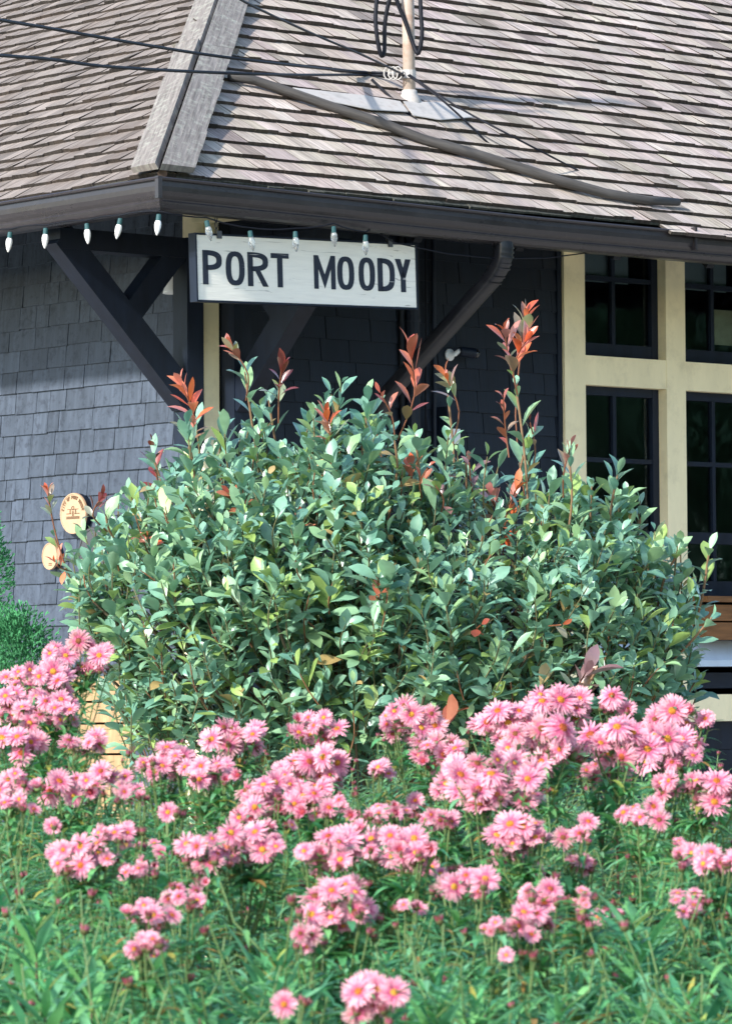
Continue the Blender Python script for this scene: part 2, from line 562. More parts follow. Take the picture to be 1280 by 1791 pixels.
# hip boards: two lengths on either slope
def hip_boards(fn, parent, w, lens, tint):
    for i, (d0, d1, lift) in enumerate(lens):
        b = MB()
        n = 7
        for k in range(n):
            a, c = d0 + (d1 - d0) * k / n, d0 + (d1 - d0) * (k + 1) / n
            ww = w * (1 + 0.02 * math.sin(k * 2.1 + i))
            hw = lambda d, x: -(OE - d * CP) + x
            e0 = -0.021
            p = [fn(hw(a, e0), a, lift), fn(hw(a, e0 + ww), a, lift), fn(hw(a, e0 + ww), a, lift + .026), fn(hw(a, e0), a, lift + .03),
                 fn(hw(c, e0), c, lift), fn(hw(c, e0 + ww), c, lift), fn(hw(c, e0 + ww), c, lift + .026), fn(hw(c, e0), c, lift + .03)]
            if k == 0:
                fs = [(0, 3, 2, 1), (1, 2, 6, 5), (2, 3, 7, 6), (3, 0, 4, 7)]
            else:
                fs = [(1, 2, 6, 5), (2, 3, 7, 6), (3, 0, 4, 7)]
            L = 2.0
            uv = [(0, a), (ww, a), (ww, a), (0, a), (0, c), (ww, c), (ww, c), (0, c)]
            uv = [(x + i * 3, y + i * 5) for x, y in uv]
            b.idx(p, fs, tint, uv)
        b.face([fn(-(OE - d1 * CP) - .012, d1, lift), fn(-(OE - d1 * CP) + .012 + w, d1, lift), fn(-(OE - d1 * CP) + .012 + w, d1, lift + .026), fn(-(OE - d1 * CP) + .012, d1, lift + .03)], tint)
        build('hip_board', b, M['ridge'], parent)
hip_boards(roofR, roof_right, 0.172, [(-0.03, 1.24, .042), (1.19, 4.3, .030)], (0.20, 0.18, 0.165))
hip_boards(roofL, roof_left, 0.165, [(-0.03, 1.30, .046), (1.26, 4.3, .032)], (0.19, 0.17, 0.155))

b = MB()
b.tube([roofR(-(OE - d * CP), d, .022) for d in (-.02, 1.2, 2.8, 4.3)], .020, 8)
build('hip_cap', b, M['bark'], roof_right)

# gutters
prof = [(0.0, 0.0), (GW, 0.0), (GW + .003, -.005), (GW, -.012), (GW - .012, -.016), (GW - .011, -.035), (GW - .013, -.055), (GW - .020, -.072), (GW - .031, -.084), (GW - .033, -.090), (GW - .027, -.096), (GW - .029, -.104), (GW - .040, -.120), (GW - .055, -.128), (0.012, -.128), (0.0, -.11)]
prof_in = [(0.004, 0.0), (GW - .005, 0.0)]
for fn, U in ((Rw, UR), (Lw, UL)):
    b = MB()
    nseg = 8
    us = [None] + [U * (k + 1) / nseg for k in range(nseg)]
    P_ = prof + [(0.004, -.06), (GW - .006, -.06), (GW - .006, -.004)]
    P_ = [(GW - .012, -.002), (GW, 0.0)] + prof[2:] + [(0.0, 0.0), (0.004, -.06), (GW - .016, -.06), (GW - .016, -.004)]
    rows = []
    for k, u in enumerate(us):
        row = []
        for (o, z) in P_:
            uu = -(OV + o) if u is None else u
            sag = 0 if fn is Lw else -0.018 * math.sin(min(max((uu + 1) / 4.6, 0), 1) * math.pi)
            row.append(fn(uu, ZG + z + sag, OV + o))
        rows.append(row)
    n = len(P_)
    vs = [p for r in rows for p in r]
    fs = []
    for k in range(len(rows) - 1):
        for j in range(n):
            j2 = (j + 1) % n
            fs.append((k * n + j, (k + 1) * n + j, (k + 1) * n + j2, k * n + j2))
    b.idx(vs, fs)
    build('gutter', b, M['gutter'], st)
# mitre strap on the gutter corner, lapped joint at the right
b = MB()
uj = onR(1215, 405, OV + GW)[0]
b.boxw(Rw, uj, uj + .012, ZG - .10, ZG + .004, OV + .1, OV + GW + .004)
build('gutter_joint', b, M['gutter'], st)
b = MB()
b.boxw(Rw, -(OV + GW) - .001, -(OV + GW) + .02, ZG - .088, ZG + .002, OV + GW - .02, OV + GW + .0025)
build('gutter_joint', b, M['gutter'], st)

# fascia and open eave following the rafters
ZS = ZG - 0.10                      # eave line at the fascia
ZW = ZG - 0.06 + OV * TP            # where the eave boards meet the wall
b = MB()
for fn, U in ((Rw, UR), (Lw, UL)):
    zo = ZG - .06
    b.face([fn(-OV, zo, OV), fn(U, zo, OV), fn(U, ZW, 0), fn(0, ZW, 0)])
    b.face([fn(-OV + .003, ZS, OV - .003), fn(U, ZS, OV - .003), fn(U, ZG + .03, OV - .003), fn(-OV + .003, ZG + .03, OV - .003)])
    u = 0.55
    while u < U:
        b.beam(fn(u, ZW - .05, .02), fn(u, zo - .05, OV - .03), .045, .10, dR if fn is Rw else dL)
        u += 0.6
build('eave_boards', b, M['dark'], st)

# shingled walls
def wall_tint():
    g = rnd.uniform(0.82, 1.12)
    if rnd.random() < 0.05:
        g *= 0.8
    return (0.060 * g, 0.076 * g, 0.104 * g)

def wall_tint_r_shaded():
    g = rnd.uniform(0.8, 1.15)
    return (0.013 * g, 0.019 * g, 0.030 * g)      # same paint as the left wall, its shade put into the tint

EW = 0.0985
zc = onL(130, 640, 0.01)[1]
ncd = int(zc / EW)
z00 = zc - ncd * EW
fl = lambda u, d, h=0.0: Lw(u, d, h)
fr_ = lambda u, d, h=0.0: Rw(u, d, h)
zl = [z00 + i * EW for i in range(int((ZW - z00) / EW) + 1)]
b = shingle_field(fl, lambda d: 0.10, UL, zl, EW, (0.07, 0.26), 0.015, 0.004, 0.0018, wall_tint, lap=1.25, wave=0.0015)
build('shingle_wall', b, M['wall'], st)
# windows: pixel measurements on the right wall
W1a, W1b = onR(986, 600, .03)[0], onR(1022.5, 600, .03)[0]
W2a, W2b = onR(1164, 600, .03)[0], onR(1197.5, 600, .03)[0]
pitch_w = W2a - W1a
W3a, W3b = W2a + pitch_w, W2b + pitch_w
ZT1, ZT0 = onR(1088, 625, .03)[1], onR(1088, 676, .03)[1]
ZSILL = onR(1240, 1040, .03)[1]
ZB1, ZB0 = onR(1240, 1215, .03)[1], onR(1240, 1262, .03)[1]
b = shingle_field(fr_, lambda d: 0.06, W1a + .005, zl, EW * 1.0, (0.09, 0.30), 0.015, 0.004, 0.0018, wall_tint_r_shaded, lap=1.25, wave=0.0015)
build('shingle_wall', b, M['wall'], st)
b = MB()     # siding under and beyond the windows: wide dark boards
zz = 0.1
while zz < ZB0 - .12:
    b.boxw(Rw, W1a, UR, zz, zz + .148, -.02, .012)
    zz += .15
b.boxw(Rw, W1a, UR, zz, ZB0, -.02, .010)
b.boxw(Rw, W3b + .021, UR, ZB0 + .002, ZW, -.02, .012)
build('clapboard', b, M['navy'], st)
b = MB()     # sheathing behind shingles, back walls, floor
b.face([Rw(0, 0, -.01), Rw(W1a + .02, 0, -.01), Rw(W1a + .02, ZW + .0, -.01), Rw(0, ZW + .0, -.01)])
b.face([Lw(0, 0, -.01), Lw(UL, 0, -.01), Lw(UL, ZW + .0, -.01), Lw(0, ZW + .0, -.01)])
e1, e2 = Rw(UR, 0, 0), Lw(UL, 0, 0)
far0 = V((far.x, far.y, 0))
top = V((0, 0, ZW))
for a, c in ((e1, far0), (far0, e2)):
    b.face([a, c, c + top, a + top])
b.face([C0 + V((0, 0, .3)), e1 + V((0, 0, .3)), far0 + V((0, 0, .3)), e2 + V((0, 0, .3))])
b.face([C0 + top, e1 + top, far0 + top, e2 + top])
# partition inside, behind the windows
b.face([Rw(0, .3, -2.6), Rw(UR, .3, -2.6), Rw(UR, ZW, -2.6), Rw(0, ZW, -2.6)])
build('interior_shell', b, M['interior'], st)

# cream window frames
ZWT = ZG + .28
b = MB()
FO = .034
for a, c in ((W1a, W1b), (W2a, W2b), (W3a, W3b)):
    b.boxw(Rw, a, c, ZB0 + .02, ZW - .03, -.05, FO)
for a, c in ((W1b, W2a), (W2b, W3a)):
    b.boxw(Rw, a - .001, c + .001, ZT0, ZT1, -.05, FO - .003)
    b.boxw(Rw, a - .001, c + .001, ZWT, ZW - .03, -.05, FO - .003)
build('window_frame', b, M['cream'], st)
b = MB()
b.boxw(Rw, W1a - .02, W3b + .02, ZB0, ZB1, -.03, FO + .02)
build('base_board', b, M['cream'], st)
b = MB()
b.boxw(Rw, W1a - .03, W1a - .002, ZB1, ZW - .03, -.02, .02)
build('dark_strip', b, M['navy'], st)  # narrow dark strip along the left edge of the window frame

def window(u0, u1, z0, z1, mu, mz, rails=(), blind=None):
    b = MB()
    o0, o1 = -.055, -.022
    sw = .042
    b.boxw(Rw, u0, u0 + sw, z0, z1, o0, o1)
    b.boxw(Rw, u1 - sw, u1, z0, z1, o0, o1)
    b.boxw(Rw, u0 + sw, u1 - sw, z1 - sw, z1, o0, o1 - .002)
    b.boxw(Rw, u0 + sw, u1 - sw, z0, z0 + sw * 1.6, o0, o1 - .002)
    for x in mu:
        b.boxw(Rw, x - .011, x + .011, z0 + sw * 1.6, z1 - sw, o0 + .004, o1 - .006)
    for z in mz:
        b.boxw(Rw, u0 + sw, u1 - sw, z - .011, z + .011, o0 + .002, o1 - .004)
    for z in rails:
        b.boxw(Rw, u0 + sw, u1 - sw, z - .028, z + .028, o0, o1 - .001)
    w = build('window', b, M['navy'], st)
    g = MB()
    oo = -.044
    g.face([Rw(u0 + .02, z0 + .03, oo), Rw(u1 - .02, z0 + .03, oo), Rw(u1 - .02, z1 - .02, oo), Rw(u0 + .02, z1 - .02, oo)])
    build('pane', g, M['glass'], w)
    if blind:
        g = MB()
        g.boxw(Rw, u0 + .03, u0 + (u1 - u0) * .72, blind, z1 - .03, -.075, -.07)
        build('blind', g, M['blind'], w)
    return w
zm_up = onR(1060, 487, -.03)[1]
zm1 = onR(1088, 806, -.03)[1]
zr1 = onR(1088, 938, -.03)[1]
for a, c in ((W1b, W2a), (W2b, W3a)):
    mid = a + (c - a) * .46
    window(a, c, ZT1, ZWT, [mid], [zm_up], blind=zm_up - .015)
    window(a, c, ZSILL, ZT0, [mid], [zm1], [zr1])
# below the sill
zs1, zs0 = onR(1250, 1120, .06)[1], onR(1250, 1166, .06)[1]
for a, c in ((W1b, W2a), (W2b, W3a)):
    b = MB()
    b.boxw(Rw, a, c, zs0 - .005, ZSILL, -.05, -.005)
    b.boxw(Rw, a + .01, c - .01, ZB1 + .03, zs0 - .03, -.0, .018)
    build('under_panel', b, M['navy'], st)
    b = MB()
    p = [Rw(a + .004, zs0, .10), Rw(c - .004, zs0, .10), Rw(c - .004, zs0 + .03, .10), Rw(a + .004, zs0 + .03, .10),
         Rw(a + .004, zs0, -.004), Rw(c - .004, zs0, -.004), Rw(c - .004, zs1, -.004), Rw(a + .004, zs1, -.004)]
    b.hexa(p)
    build('window_sill', b, M['paleblue'], st)

# interior pieces seen through the glass
def slab(name, fn, u0, u1, z0, z1, o0, o1, m, label, cat, group=None):
    b = MB()
    b.boxw(fn, u0, u1, z0, z1, o0, o1)
    o = build(name, b, m)
    centre(o)
    tag(o, label, cat, group)
    return o
pu0, pz1 = onR(1249, 541, -.12)
pu1, pz0 = onR(1300, 606, -.12)
b = MB()
b.boxw(Rw, pu0, pu1, pz0, pz1, -.13, -.12)
po = build('poster', b, M['paper']); centre(po); tag(po, 'beige paper notice hanging behind the upper window at the far right', 'poster')

# corner post, outriggers, brackets
b = MB()
b.boxw(Rw, -.012, .072, .3, ZW - .03, -.03, .045)
b.boxw(Lw, -.045 + .002, .10, .3, ZW - .03, -.03, .014)
build('corner_post', b, M['cream'], st)
for px, py in ((330, 388), (977, 438)):
    u, z = onR(px + 4, py, .03)
    b = MB()
    eave = lambda o: ZG - .066 + (OV - o) * TP
    o1 = OV - .04
    zo = min(z, eave(o1) - .012)
    p = [Rw(u, z, .036), Rw(u + .10, z, .036), Rw(u + .10, min(z + .2, eave(.036)), .036), Rw(u, min(z + .2, eave(.036)), .036),
         Rw(u, zo, o1), Rw(u + .10, zo, o1), Rw(u + .10, eave(o1), o1), Rw(u, eave(o1), o1)]
    b.hexa(p)
    build('outrigger_beam', b, M['cream'], st)

def bracket(fn, side, lo, hi, uc):
    b = MB()
    zlo = lo[1]
    b.boxw(fn, uc - .05, uc + .05, zlo - .22, ZS - .01, .05, .14)
    b.boxw(fn, uc - .048, uc + .048, ZS - .10, ZS - .012, .14, OV - .06)
    A = fn(uc, lo[1] - .01, .11)
    Bp = fn(uc, hi[1], hi[0])
    b.beam(A, Bp, .092, .115, side)
    Mid = A.lerp(Bp, .50)
    b.beam(Mid, fn(uc, ZS - .06, .17), .088, .10, side)
    return build('eave_bracket', b, M['navy'], st)
zb = onL(316, 700, .1)[1]
bracket(Lw, dL, (.1, zb), (.80, ZS - .04), -0.04)
bracket(Rw, dR, (.1, zb), (.80, ZS - .04), 0.13)

# downpipe with elbows
ud, zd = onR(895, 414, OV + .06)
ue, ze_ = onR(648, 722, .10)
ud = 0.5 * (ud + ue) if abs(ud - ue) < .25 else ud
b = MB()
zA = onR(895, 452, OV + .06)[1]
path = [Rw(ud, ZG - .11, OV + .055), Rw(ud, zA + .045, OV + .058), Rw(ud, zA + .005, OV + .055), Rw(ud, zA - .035, OV + .035), Rw(ud, zA - .085, OV - .015),
        Rw(ud, ze_ + .09, .175), Rw(ud, ze_ + .03, .125), Rw(ud, ze_ - .03, .085), Rw(ud, ze_ - .10, .062), Rw(ud, .9, .06), Rw(ud, .15, .06)]
def sweep(b, path, hw, hh, side):
    n = 16
    base = len(b.v)
    for k, p in enumerate(path):
        t = (path[min(k + 1, len(path) - 1)] - path[max(k - 1, 0)]).normalized()
        q = t.cross(side).normalized()
        for j in range(n):
            g = 2 * math.pi * (j + .5) / n
            c, s_ = math.cos(g), math.sin(g)
            f = lambda v: math.copysign(abs(v) ** .5, v)
            b.v.append(p + side * (f(c) * hw) + q * (f(s_) * hh))
    for k in range(len(path) - 1):
        for j in range(n):
            j2 = (j + 1) % n
            b.f.append((base + k * n + j, base + k * n + j2, base + (k + 1) * n + j2, base + (k + 1) * n + j))
            b.c.append((1, 1, 1)); b.uv.extend([(0, 0)] * 4)
sweep(b, path, .040, .033, dR)
for k in range(7):      # crimped elbow
    t = k / 6
    i0 = 1 + int(t * 2.999); a = path[i0].lerp(path[i0 + 1], t * 3 - int(t * 2.999))
    d_ = (path[i0 + 1] - path[i0]).normalized()
    sweep(b, [a - d_ * .004, a + d_ * .004], .043, .037, dR)
for o in (-.018, .0, .018):
    q = (path[5] - path[4]).normalized().cross(dR).normalized()
    if q.z < 0: q = -q
    b.tube([path[4] + dR * o + q * .033, path[5] + dR * o + q * .033], .005, 6)
build('downpipe', b, M['pipe'], st, smooth=True)

# conduits on the wall
def vpipe(px, y1, r, name, m, off=.05, ybot=None, col=None):
    u, z = onR(px, 600, off)
    zt = ZW - .05 if y1 is None else onR(px, y1, off)[1]
    zb_ = onR(px, ybot, off)[1] if ybot else .3
    b = MB()
    b.tube([Rw(u, zt, off), Rw(u, zb_, off)], r, 12)
    if r > .015:
        for yy in (690, 560):
            z = onR(px, yy, off)[1]
            b.tube([Rw(u, z - .006, off), Rw(u, z + .006, off)], r * 1.12, 12)
    return build(name, b, m, st, smooth=False)
vpipe(722, None, .034, 'wall_pipe', M['navy'], .055)
vpipe(759, None, .011, 'wall_pipe', M['navy'], .03)
vpipe(703, None, .012, 'wall_pipe', M['dark'], .03)
b = MB()
pts = []
for px, py in ((744, 420), (745, 560), (744, 700), (745, 790), (752, 815), (765, 830)):
    u, z = onR(px, py, .03)
    pts.append(Rw(u, z, .03))
b.tube(pts, .005, 6)
build('wall_cable', b, M['cable'], st)

# ------------------------------------------------------------------ small fixtures on the walls
def utility_box():
    u0, z1 = onR(764, 712, .02)
    u1, z0 = onR(784, 850, .02)
    t = thing('electrical_box', Rw(u0, z0, .0), 'narrow black electrical box with white tags on the right wall', 'electrical box')
    b = MB(); b.boxw(Rw, u0, u1, z0, z1, .015, .09)
    build('casing', b, M['navy'], t)
    b = MB()
    b.boxw(Rw, u0 + .012, u1 + .01, z0 + .19, z0 + .26, .091, .094)
    build('white_tag', b, M['whiteplastic'], t)
    b = MB()
    b.boxw(Rw, u1 + .012, u1 + .045, z0 + .10, z0 + .22, .014, .03)
    build('white_tag', b, M['whiteplastic'], t)
utility_box()

def wall_camera():
    u, z = onR(797, 617, .06)
    t = thing('security_camera', Rw(u, z, .01), 'small bullet security camera on a white bracket beside the downpipe', 'camera')
    b = MB()
    b.lathe(Rw(u, z - .006, .012), nR, [(.027, 0), (.029, .008), (.024, .014), (.012, .018), (.009, .05)], 16)
    b.tube([Rw(u, z - .006, .05), Rw(u + .015, z + .008, .062), Rw(u + .03, z + .012, .062)], .011, 8)
    build('mount', b, M['whiteplastic'], t, smooth=True)
    ax = (dR * .9 + nR * .42 + V((0, 0, -.12))).normalized()
    b = MB()
    b.lathe(Rw(u + .02, z + .008, .064), ax, [(.0, 0), (.021, .002), (.024, .01), (.024, .07), (.0245, .075)], 16)
    build('body', b, M['navy'], t, smooth=True)
    b = MB()
    b.lathe(Rw(u + .02, z + .008, .064) + ax * .073, ax, [(.0235, 0), (.023, .01), (.018, .018), (.010, .023), (0, .025)], 16)
    build('lens_dome', b, M['lens'], t, smooth=True)
wall_camera()

def wall_lamp():
    u, z = onL(307, 513, .07)
    t = thing('wall_lamp', Lw(u, z, 0.01), 'white cone shaded lamp on the left wall behind the bracket', 'lamp')
    b = MB()
    b.lathe(Lw(u, z, .07), V((0, 0, 1)), [(.056, 0), (.054, .012), (.038, .065), (.022, .10), (.015, .11)], 20)
    build('lamp_shade', b, M['whiteplastic'], t, smooth=True)
    b = MB()
    b.tube([Lw(u, z + .10, .07), Lw(u, z + .15, .068), Lw(u, z + .18, .05), Lw(u, z + .185, .012)], .008, 8)
    build('lamp_arm', b, M['navy'], t, smooth=True)
wall_lamp()

# ---- lettering: strokes in a unit box (width w, height 1)
def ring(cx0, cx1, cy0, cy1, sx, sy, a0=0, a1=360, n=24, p=2.6):
    qs = []
    mx, my = (cx0 + cx1) / 2, (cy0 + cy1) / 2
    rx, ry = (cx1 - cx0) / 2, (cy1 - cy0) / 2
    def pt(a, rx, ry):
        c, s_ = math.cos(R_(a)), math.sin(R_(a))
        f = lambda t: math.copysign(abs(t) ** (2 / p), t)
        return (mx + rx * f(c), my + ry * f(s_))
    for k in range(n):
        u, w = a0 + (a1 - a0) * k / n, a0 + (a1 - a0) * (k + 1) / n
        qs.append([pt(u, rx - sx, ry - sy), pt(u, rx, ry), pt(w, rx, ry), pt(w, rx - sx, ry - sy)])
    return qs

def rect(x0, x1, y0, y1):
    return [(x0, y0), (x1, y0), (x1, y1), (x0, y1)]

def letter(ch, w, sx=.2, sy=.15):
    s, h = sx, sy
    q = []
    if ch in 'OQ':
        q = ring(0, w, 0, 1, s, h)
    elif ch == 'C':
        q = ring(0, w, 0, 1, s, h, 50, 310)
    elif ch == 'D':
        q = [rect(0, s, 0, 1)] + ring(-w + 2 * s * .5, w, 0, 1, s, h, -90, 90, 14, 3.2)
        q = [[(max(x, s * .6), y) for x, y in f] if k else f for k, f in enumerate(q)]
    elif ch in 'PR':
        q = [rect(0, s, 0, 1)]
        r = ring(-w + s, w, .42 if ch == 'P' else .44, 1, s, h, -90, 90, 14, 2.8)
        q += [[(max(x, s * .6), y) for x, y in f] for f in r]
        if ch == 'R':
            q += [[(w * .36, .46), (w * .36 + s, .46), (w, 0), (w - s * 1.05, 0)]]
    elif ch == 'T':
        q = [rect(0, w, 1 - h, 1), rect(w / 2 - s / 2, w / 2 + s / 2, 0, 1 - h)]
    elif ch == 'I':
        q = [rect(w / 2 - s / 2, w / 2 + s / 2, 0, 1)]
    elif ch == 'F':
        q = [rect(0, s, 0, 1), rect(s, w, 1 - h, 1), rect(s, w * .8, .45, .45 + h)]
    elif ch == 'M':
        s2 = s * .86
        q = [rect(0, s2, 0, 1), rect(w - s2, w, 0, 1),
             [(s2, 1), (s2, .62), (w / 2, .02), (w / 2, .42)], [(w / 2, .42), (w / 2, .02), (w - s2, .62), (w - s2, 1)]]
    elif ch == 'Y':
        q = [rect(w / 2 - s / 2, w / 2 + s / 2, 0, .45),
             [(0, 1), (s * 1.1, 1), (w / 2 + s / 2, .45), (w / 2 - s / 2, .45)],
             [(w - s * 1.1, 1), (w, 1), (w / 2 + s / 2, .45), (w / 2 - s / 2, .45)]]
    return q

def extrude_polys(b, polys, fn, h0, h1):
    for q in polys:
        n = len(q)
        vs = [fn(x, y, h0) for x, y in q] + [fn(x, y, h1) for x, y in q]
        fs = [tuple(range(n, 2 * n))] + [(k, (k + 1) % n, n + (k + 1) % n, n + k) for k in range(n)]
        b.idx(vs, fs, (1, 1, 1), [(x, y) for x, y in q] * 2)

# ------------------------------------------------------------------ the hanging name board
def station_sign():
    OS = OV - .03
    uTL, zTL = onR(340, 405, OS); uTR, zTR = onR(722, 427, OS)
    uBL, zBL = onR(343, 527, OS); uBR, zBR = onR(731, 541, OS)
    o = Rw(uBL, zBL, OS)
    ex = (Rw(uBR, zBR, OS) - o)
    LEN = ex.length
    ex.normalize()
    ez = (V((0, 0, 1)) - ex * ex.z).normalized()
    ez = (Rw(uTL, zTL, OS) - o); HT = ez.length
    HT = 0.5 * (HT + (Rw(uTR, zTR, OS) - Rw(uBR, zBR, OS)).length)
    ez = (ez - ex * ez.dot(ex)).normalized()
    en = ex.cross(ez).normalized()
    if en.dot(nR) < 0:
        en = -en
    t = thing('station_sign', o + ex * LEN / 2, 'white wooden name board lettered PORT MOODY hanging on chains under the eave', 'sign')
    fn = lambda x, y, h=0.0: o + ex * x + ez * y + en * h
    def bx(b, x0, x1, y0, y1, h0, h1):
        p = [fn(x0, y0, h0), fn(x1, y0, h0), fn(x1, y1, h0), fn(x0, y1, h0), fn(x0, y0, h1), fn(x1, y0, h1), fn(x1, y1, h1), fn(x0, y1, h1)]
        uv = [(x0, y0), (x1, y0), (x1, y1), (x0, y1)] * 2
        b.idx(p, [(0, 3, 2, 1), (4, 5, 6, 7), (0, 1, 5, 4), (1, 2, 6, 5), (2, 3, 7, 6), (3, 0, 4, 7)], (1, 1, 1), uv)
    b = MB(); bx(b, .008, LEN - .008, .008, HT - .008, -.03, 0.0)
    build('board', b, M['signwhite'], t)
    b = MB()
    bx(b, 0, .0078, 0, HT, -.04, .006); bx(b, LEN - .0078, LEN, 0, HT, -.04, .004)
    bx(b, .008, LEN - .008, 0, .0078, -.04, .005); bx(b, .008, LEN - .008, HT - .0078, HT, -.04, .003)
    build('edge_strip', b, M['navy'], t)
    let = [('P', .032, .115), ('O', .132, .214), ('R', .228, .318), ('T', .331, .410), ('M', .523, .620), ('O', .629, .706), ('O', .727, .802), ('D', .815, .894), ('Y', .897, .970)]
    lh = .50 * HT
    for ch, a, c in let:
        b = MB()
        wd_ = (c - a) * LEN / lh
        polys = letter(ch, wd_, .195, .145)
        extrude_polys(b, polys, lambda x, y, h, a=a: fn(a * LEN + x * lh, .255 * HT + y * lh, h), .0, .0022)
        k = rnd.random() * 5
        b.uv = [(x * .12 + k, y * .15 + k) for x, y in b.uv]
        build('letter', b, M['signletter'], t)
    # hanging chains
    for fx in (.105, .875):
        b = MB()
        p0 = fn(fx * LEN, HT + .0, -.015)
        ztop_ = ZS - .005
        nl = max(2, int((ztop_ - p0.z) / .022))
        for k in range(nl):
            c = p0 + V((0, 0, .012 + k * (ztop_ - p0.z - .01) / nl))
            a = ex if k % 2 else en
            pts = [c + a * (.007 * math.cos(g)) + V((0, 0, .014 * math.sin(g))) for g in [2 * math.pi * i / 10 for i in range(11)]]
            b.tube(pts, .0026, 5)
        bx(b, fx * LEN - .012, fx * LEN + .012, HT - .02, HT + .012, .0032, .008)
        build('chain', b, M['chain'], t)
    return fn, LEN, HT
station_sign()

# ------------------------------------------------------------------ string lights
def string_lights():
    t = thing('string_lights', Rw(-OV - GW, ZG - .13, OV + GW), 'string of white cone bulbs clipped along the gutter', 'string lights')
    left = [(18, 405), (80, 398), (152, 390), (211, 381), (278, 374)]
    right = [(361, 385), (437, 403), (516, 404), (583, 395), (639, 410)]
    OL = OV + GW - .035
    lp = []
    for px, py in left:
        u, z = onL(px, py, OL)
        lp.append((Lw(u, z, OL), Lw))
    rp = []
    for px, py in right:
        u, z = onR(px, py, OL + .02)
        rp.append((Rw(u, z, OL + .02), Rw))
    wire = [onL(-60, 410, OL)]
    wire = [Lw(wire[0][0], wire[0][1], OL)]
    def sagto(a, c, s):
        return [a.lerp(c, .25) - V((0, 0, s * .75)), a.lerp(c, .5) - V((0, 0, s)), a.lerp(c, .75) - V((0, 0, s * .75)), c]
    pts = [wire[0]]
    for p, _ in lp:
        pts += sagto(pts[-1], p + V((0, 0, .012)), -.006)
    for p, _ in rp:
        pts += sagto(pts[-1], p + V((0, 0, .012)), .006)
    for px, py, s in ((655, 398, .0), (690, 424, .004), (1040, 440, .05), (1066, 432, .0)):
        u, z = onR(px, py, OL - .05)
        pts += sagto(pts[-1], Rw(u, z, OL - .05), s)
    b = MB(); b.tube(pts, .0032, 5)
    build('wire', b, M['cable'], t, smooth=True)
    r2 = random.Random(3)
    for i, (p, fn) in enumerate(lp + rp):
        ax = V((r2.uniform(-.22, .22), r2.uniform(-.1, .1), -1)).normalized()
        b = MB()
        b.lathe(p + ax * .024, ax, [(.0085, 0), (.0125, .008), (.0145, .018), (.0135, .032), (.0095, .048), (.004, .060), (.0008, .064)], 14)
        bo = build('bulb', b, M['bulb'] if i < 5 else M['clearbulb'], t, smooth=True)
        b = MB()
        b.lathe(p - ax * .012, ax, [(.006, .012), (.010, .014), (.0108, .036), (.0102, .039)], 12)
        build('socket', b, M['socket'], bo, smooth=False)
string_lights()

# ------------------------------------------------------------------ plaques on the left wall
def arc_text(t, txt, rad, a0, a1, hgt, fn, h0, h1, asp=.7):
    n = len(txt)
    for k, ch in enumerate(txt):
        if ch == ' ':
            continue
        a = R_(a0 + (a1 - a0) * k / (n - 1))
        w = hgt * asp
        c, s_ = math.cos(a), math.sin(a)
        def g(x, y, h):
            lx, ly = (x - asp / 2) * hgt, y * hgt
            X = c * (rad + ly) + s_ * lx
            Y = s_ * (rad + ly) - c * lx
            return fn(X, Y, h)
        b = MB()
        extrude_polys(b, letter(ch, asp, .2, .17), g, h0, h1)
        build('letter', b, M['plaqueink'], t)

def round_plaque(px, py, rx, rz, label, text, group):
    off = .055
    u, z = onL(px, py, off)
    t = thing('round_plaque', Lw(u, z - rz, 0.01), label, 'plaque', group)
    fn = lambda x, y, h: Lw(u - x, z + y, off + h)
    b = MB()
    n = 48
    def lay(s, h):
        return [fn(rx * s * math.cos(2 * math.pi * k / n), rz * s * math.sin(2 * math.pi * k / n), h) for k in range(n)]
    ls = [lay(.97, -.014), lay(1, -.012), lay(1, -.004), lay(.985, 0), lay(.93, 0), lay(.92, -.0025), lay(.0001, -.0025)]
    vs = [p for q in ls for p in q]
    fs = []
    for k in range(len(ls) - 1):
        for j in range(n):
            j2 = (j + 1) % n
            fs.append((k * n + j, k * n + j2, (k + 1) * n + j2, (k + 1) * n + j))
    b.idx(vs, fs)
    build('disc', b, M['plaque'], t)
    b = MB()     # standoff behind; shaded rim and shadow gap put into its dark colour
    b.lathe(fn(0, 0, -.05), nL, [(min(rx, rz) * .97, 0), (min(rx, rz) * .97, .0355)], 40)
    build('shaded_backing', b, M['navy'], t)
    b = MB()
    if text:
        arc_text(t, text, rz * .70, 165, 12, rz * .17, lambda x, y, h: fn(x * rx / rz, y, h), -.0025, .0005)
        # raised centre panel: shield lines and band
        for (x0, x1, y0, y1) in ((-.42, .42, .20, .22), (-.5, -.12, -.02, .012), (.12, .5, -.02, .012), (-.5, .5, -.16, -.14), (-.5, .5, -.26, -.18), (-.05, .05, -.12, .12), (-.24, -.18, -.02, .18), (.18, .24, -.02, .18)):
            extrude_polys(b, [rect(x0 * rx, x1 * rx, y0 * rz, y1 * rz)], fn, -.0025, 0)
        extrude_polys(b, [[(x * rx, y * rz) for x, y in q] for q in ring(-.1, .1, .16, .36, .03, .03, n=12)], fn, -.0025, 0)
    else:
        extrude_polys(b, [rect(-.1 * rx, .3 * rx, -.55 * rz, -.5 * rz), rect(-.1 * rx, .3 * rx, -.68 * rz, -.62 * rz)], fn, -.0025, 0)
    build('emblem' if text else 'engraved_lines', b, M['plaqueink'], t)
round_plaque(127, 898, .098, .0935, 'large tan round plaque with CITY OF PORT MOODY lettering on the left wall', 'CITY OF PORT MOODY', 'plaques on the left wall')
round_plaque(86, 973, .058, .062, 'small plain tan round plaque below the large lettered one', '', 'plaques on the left wall')

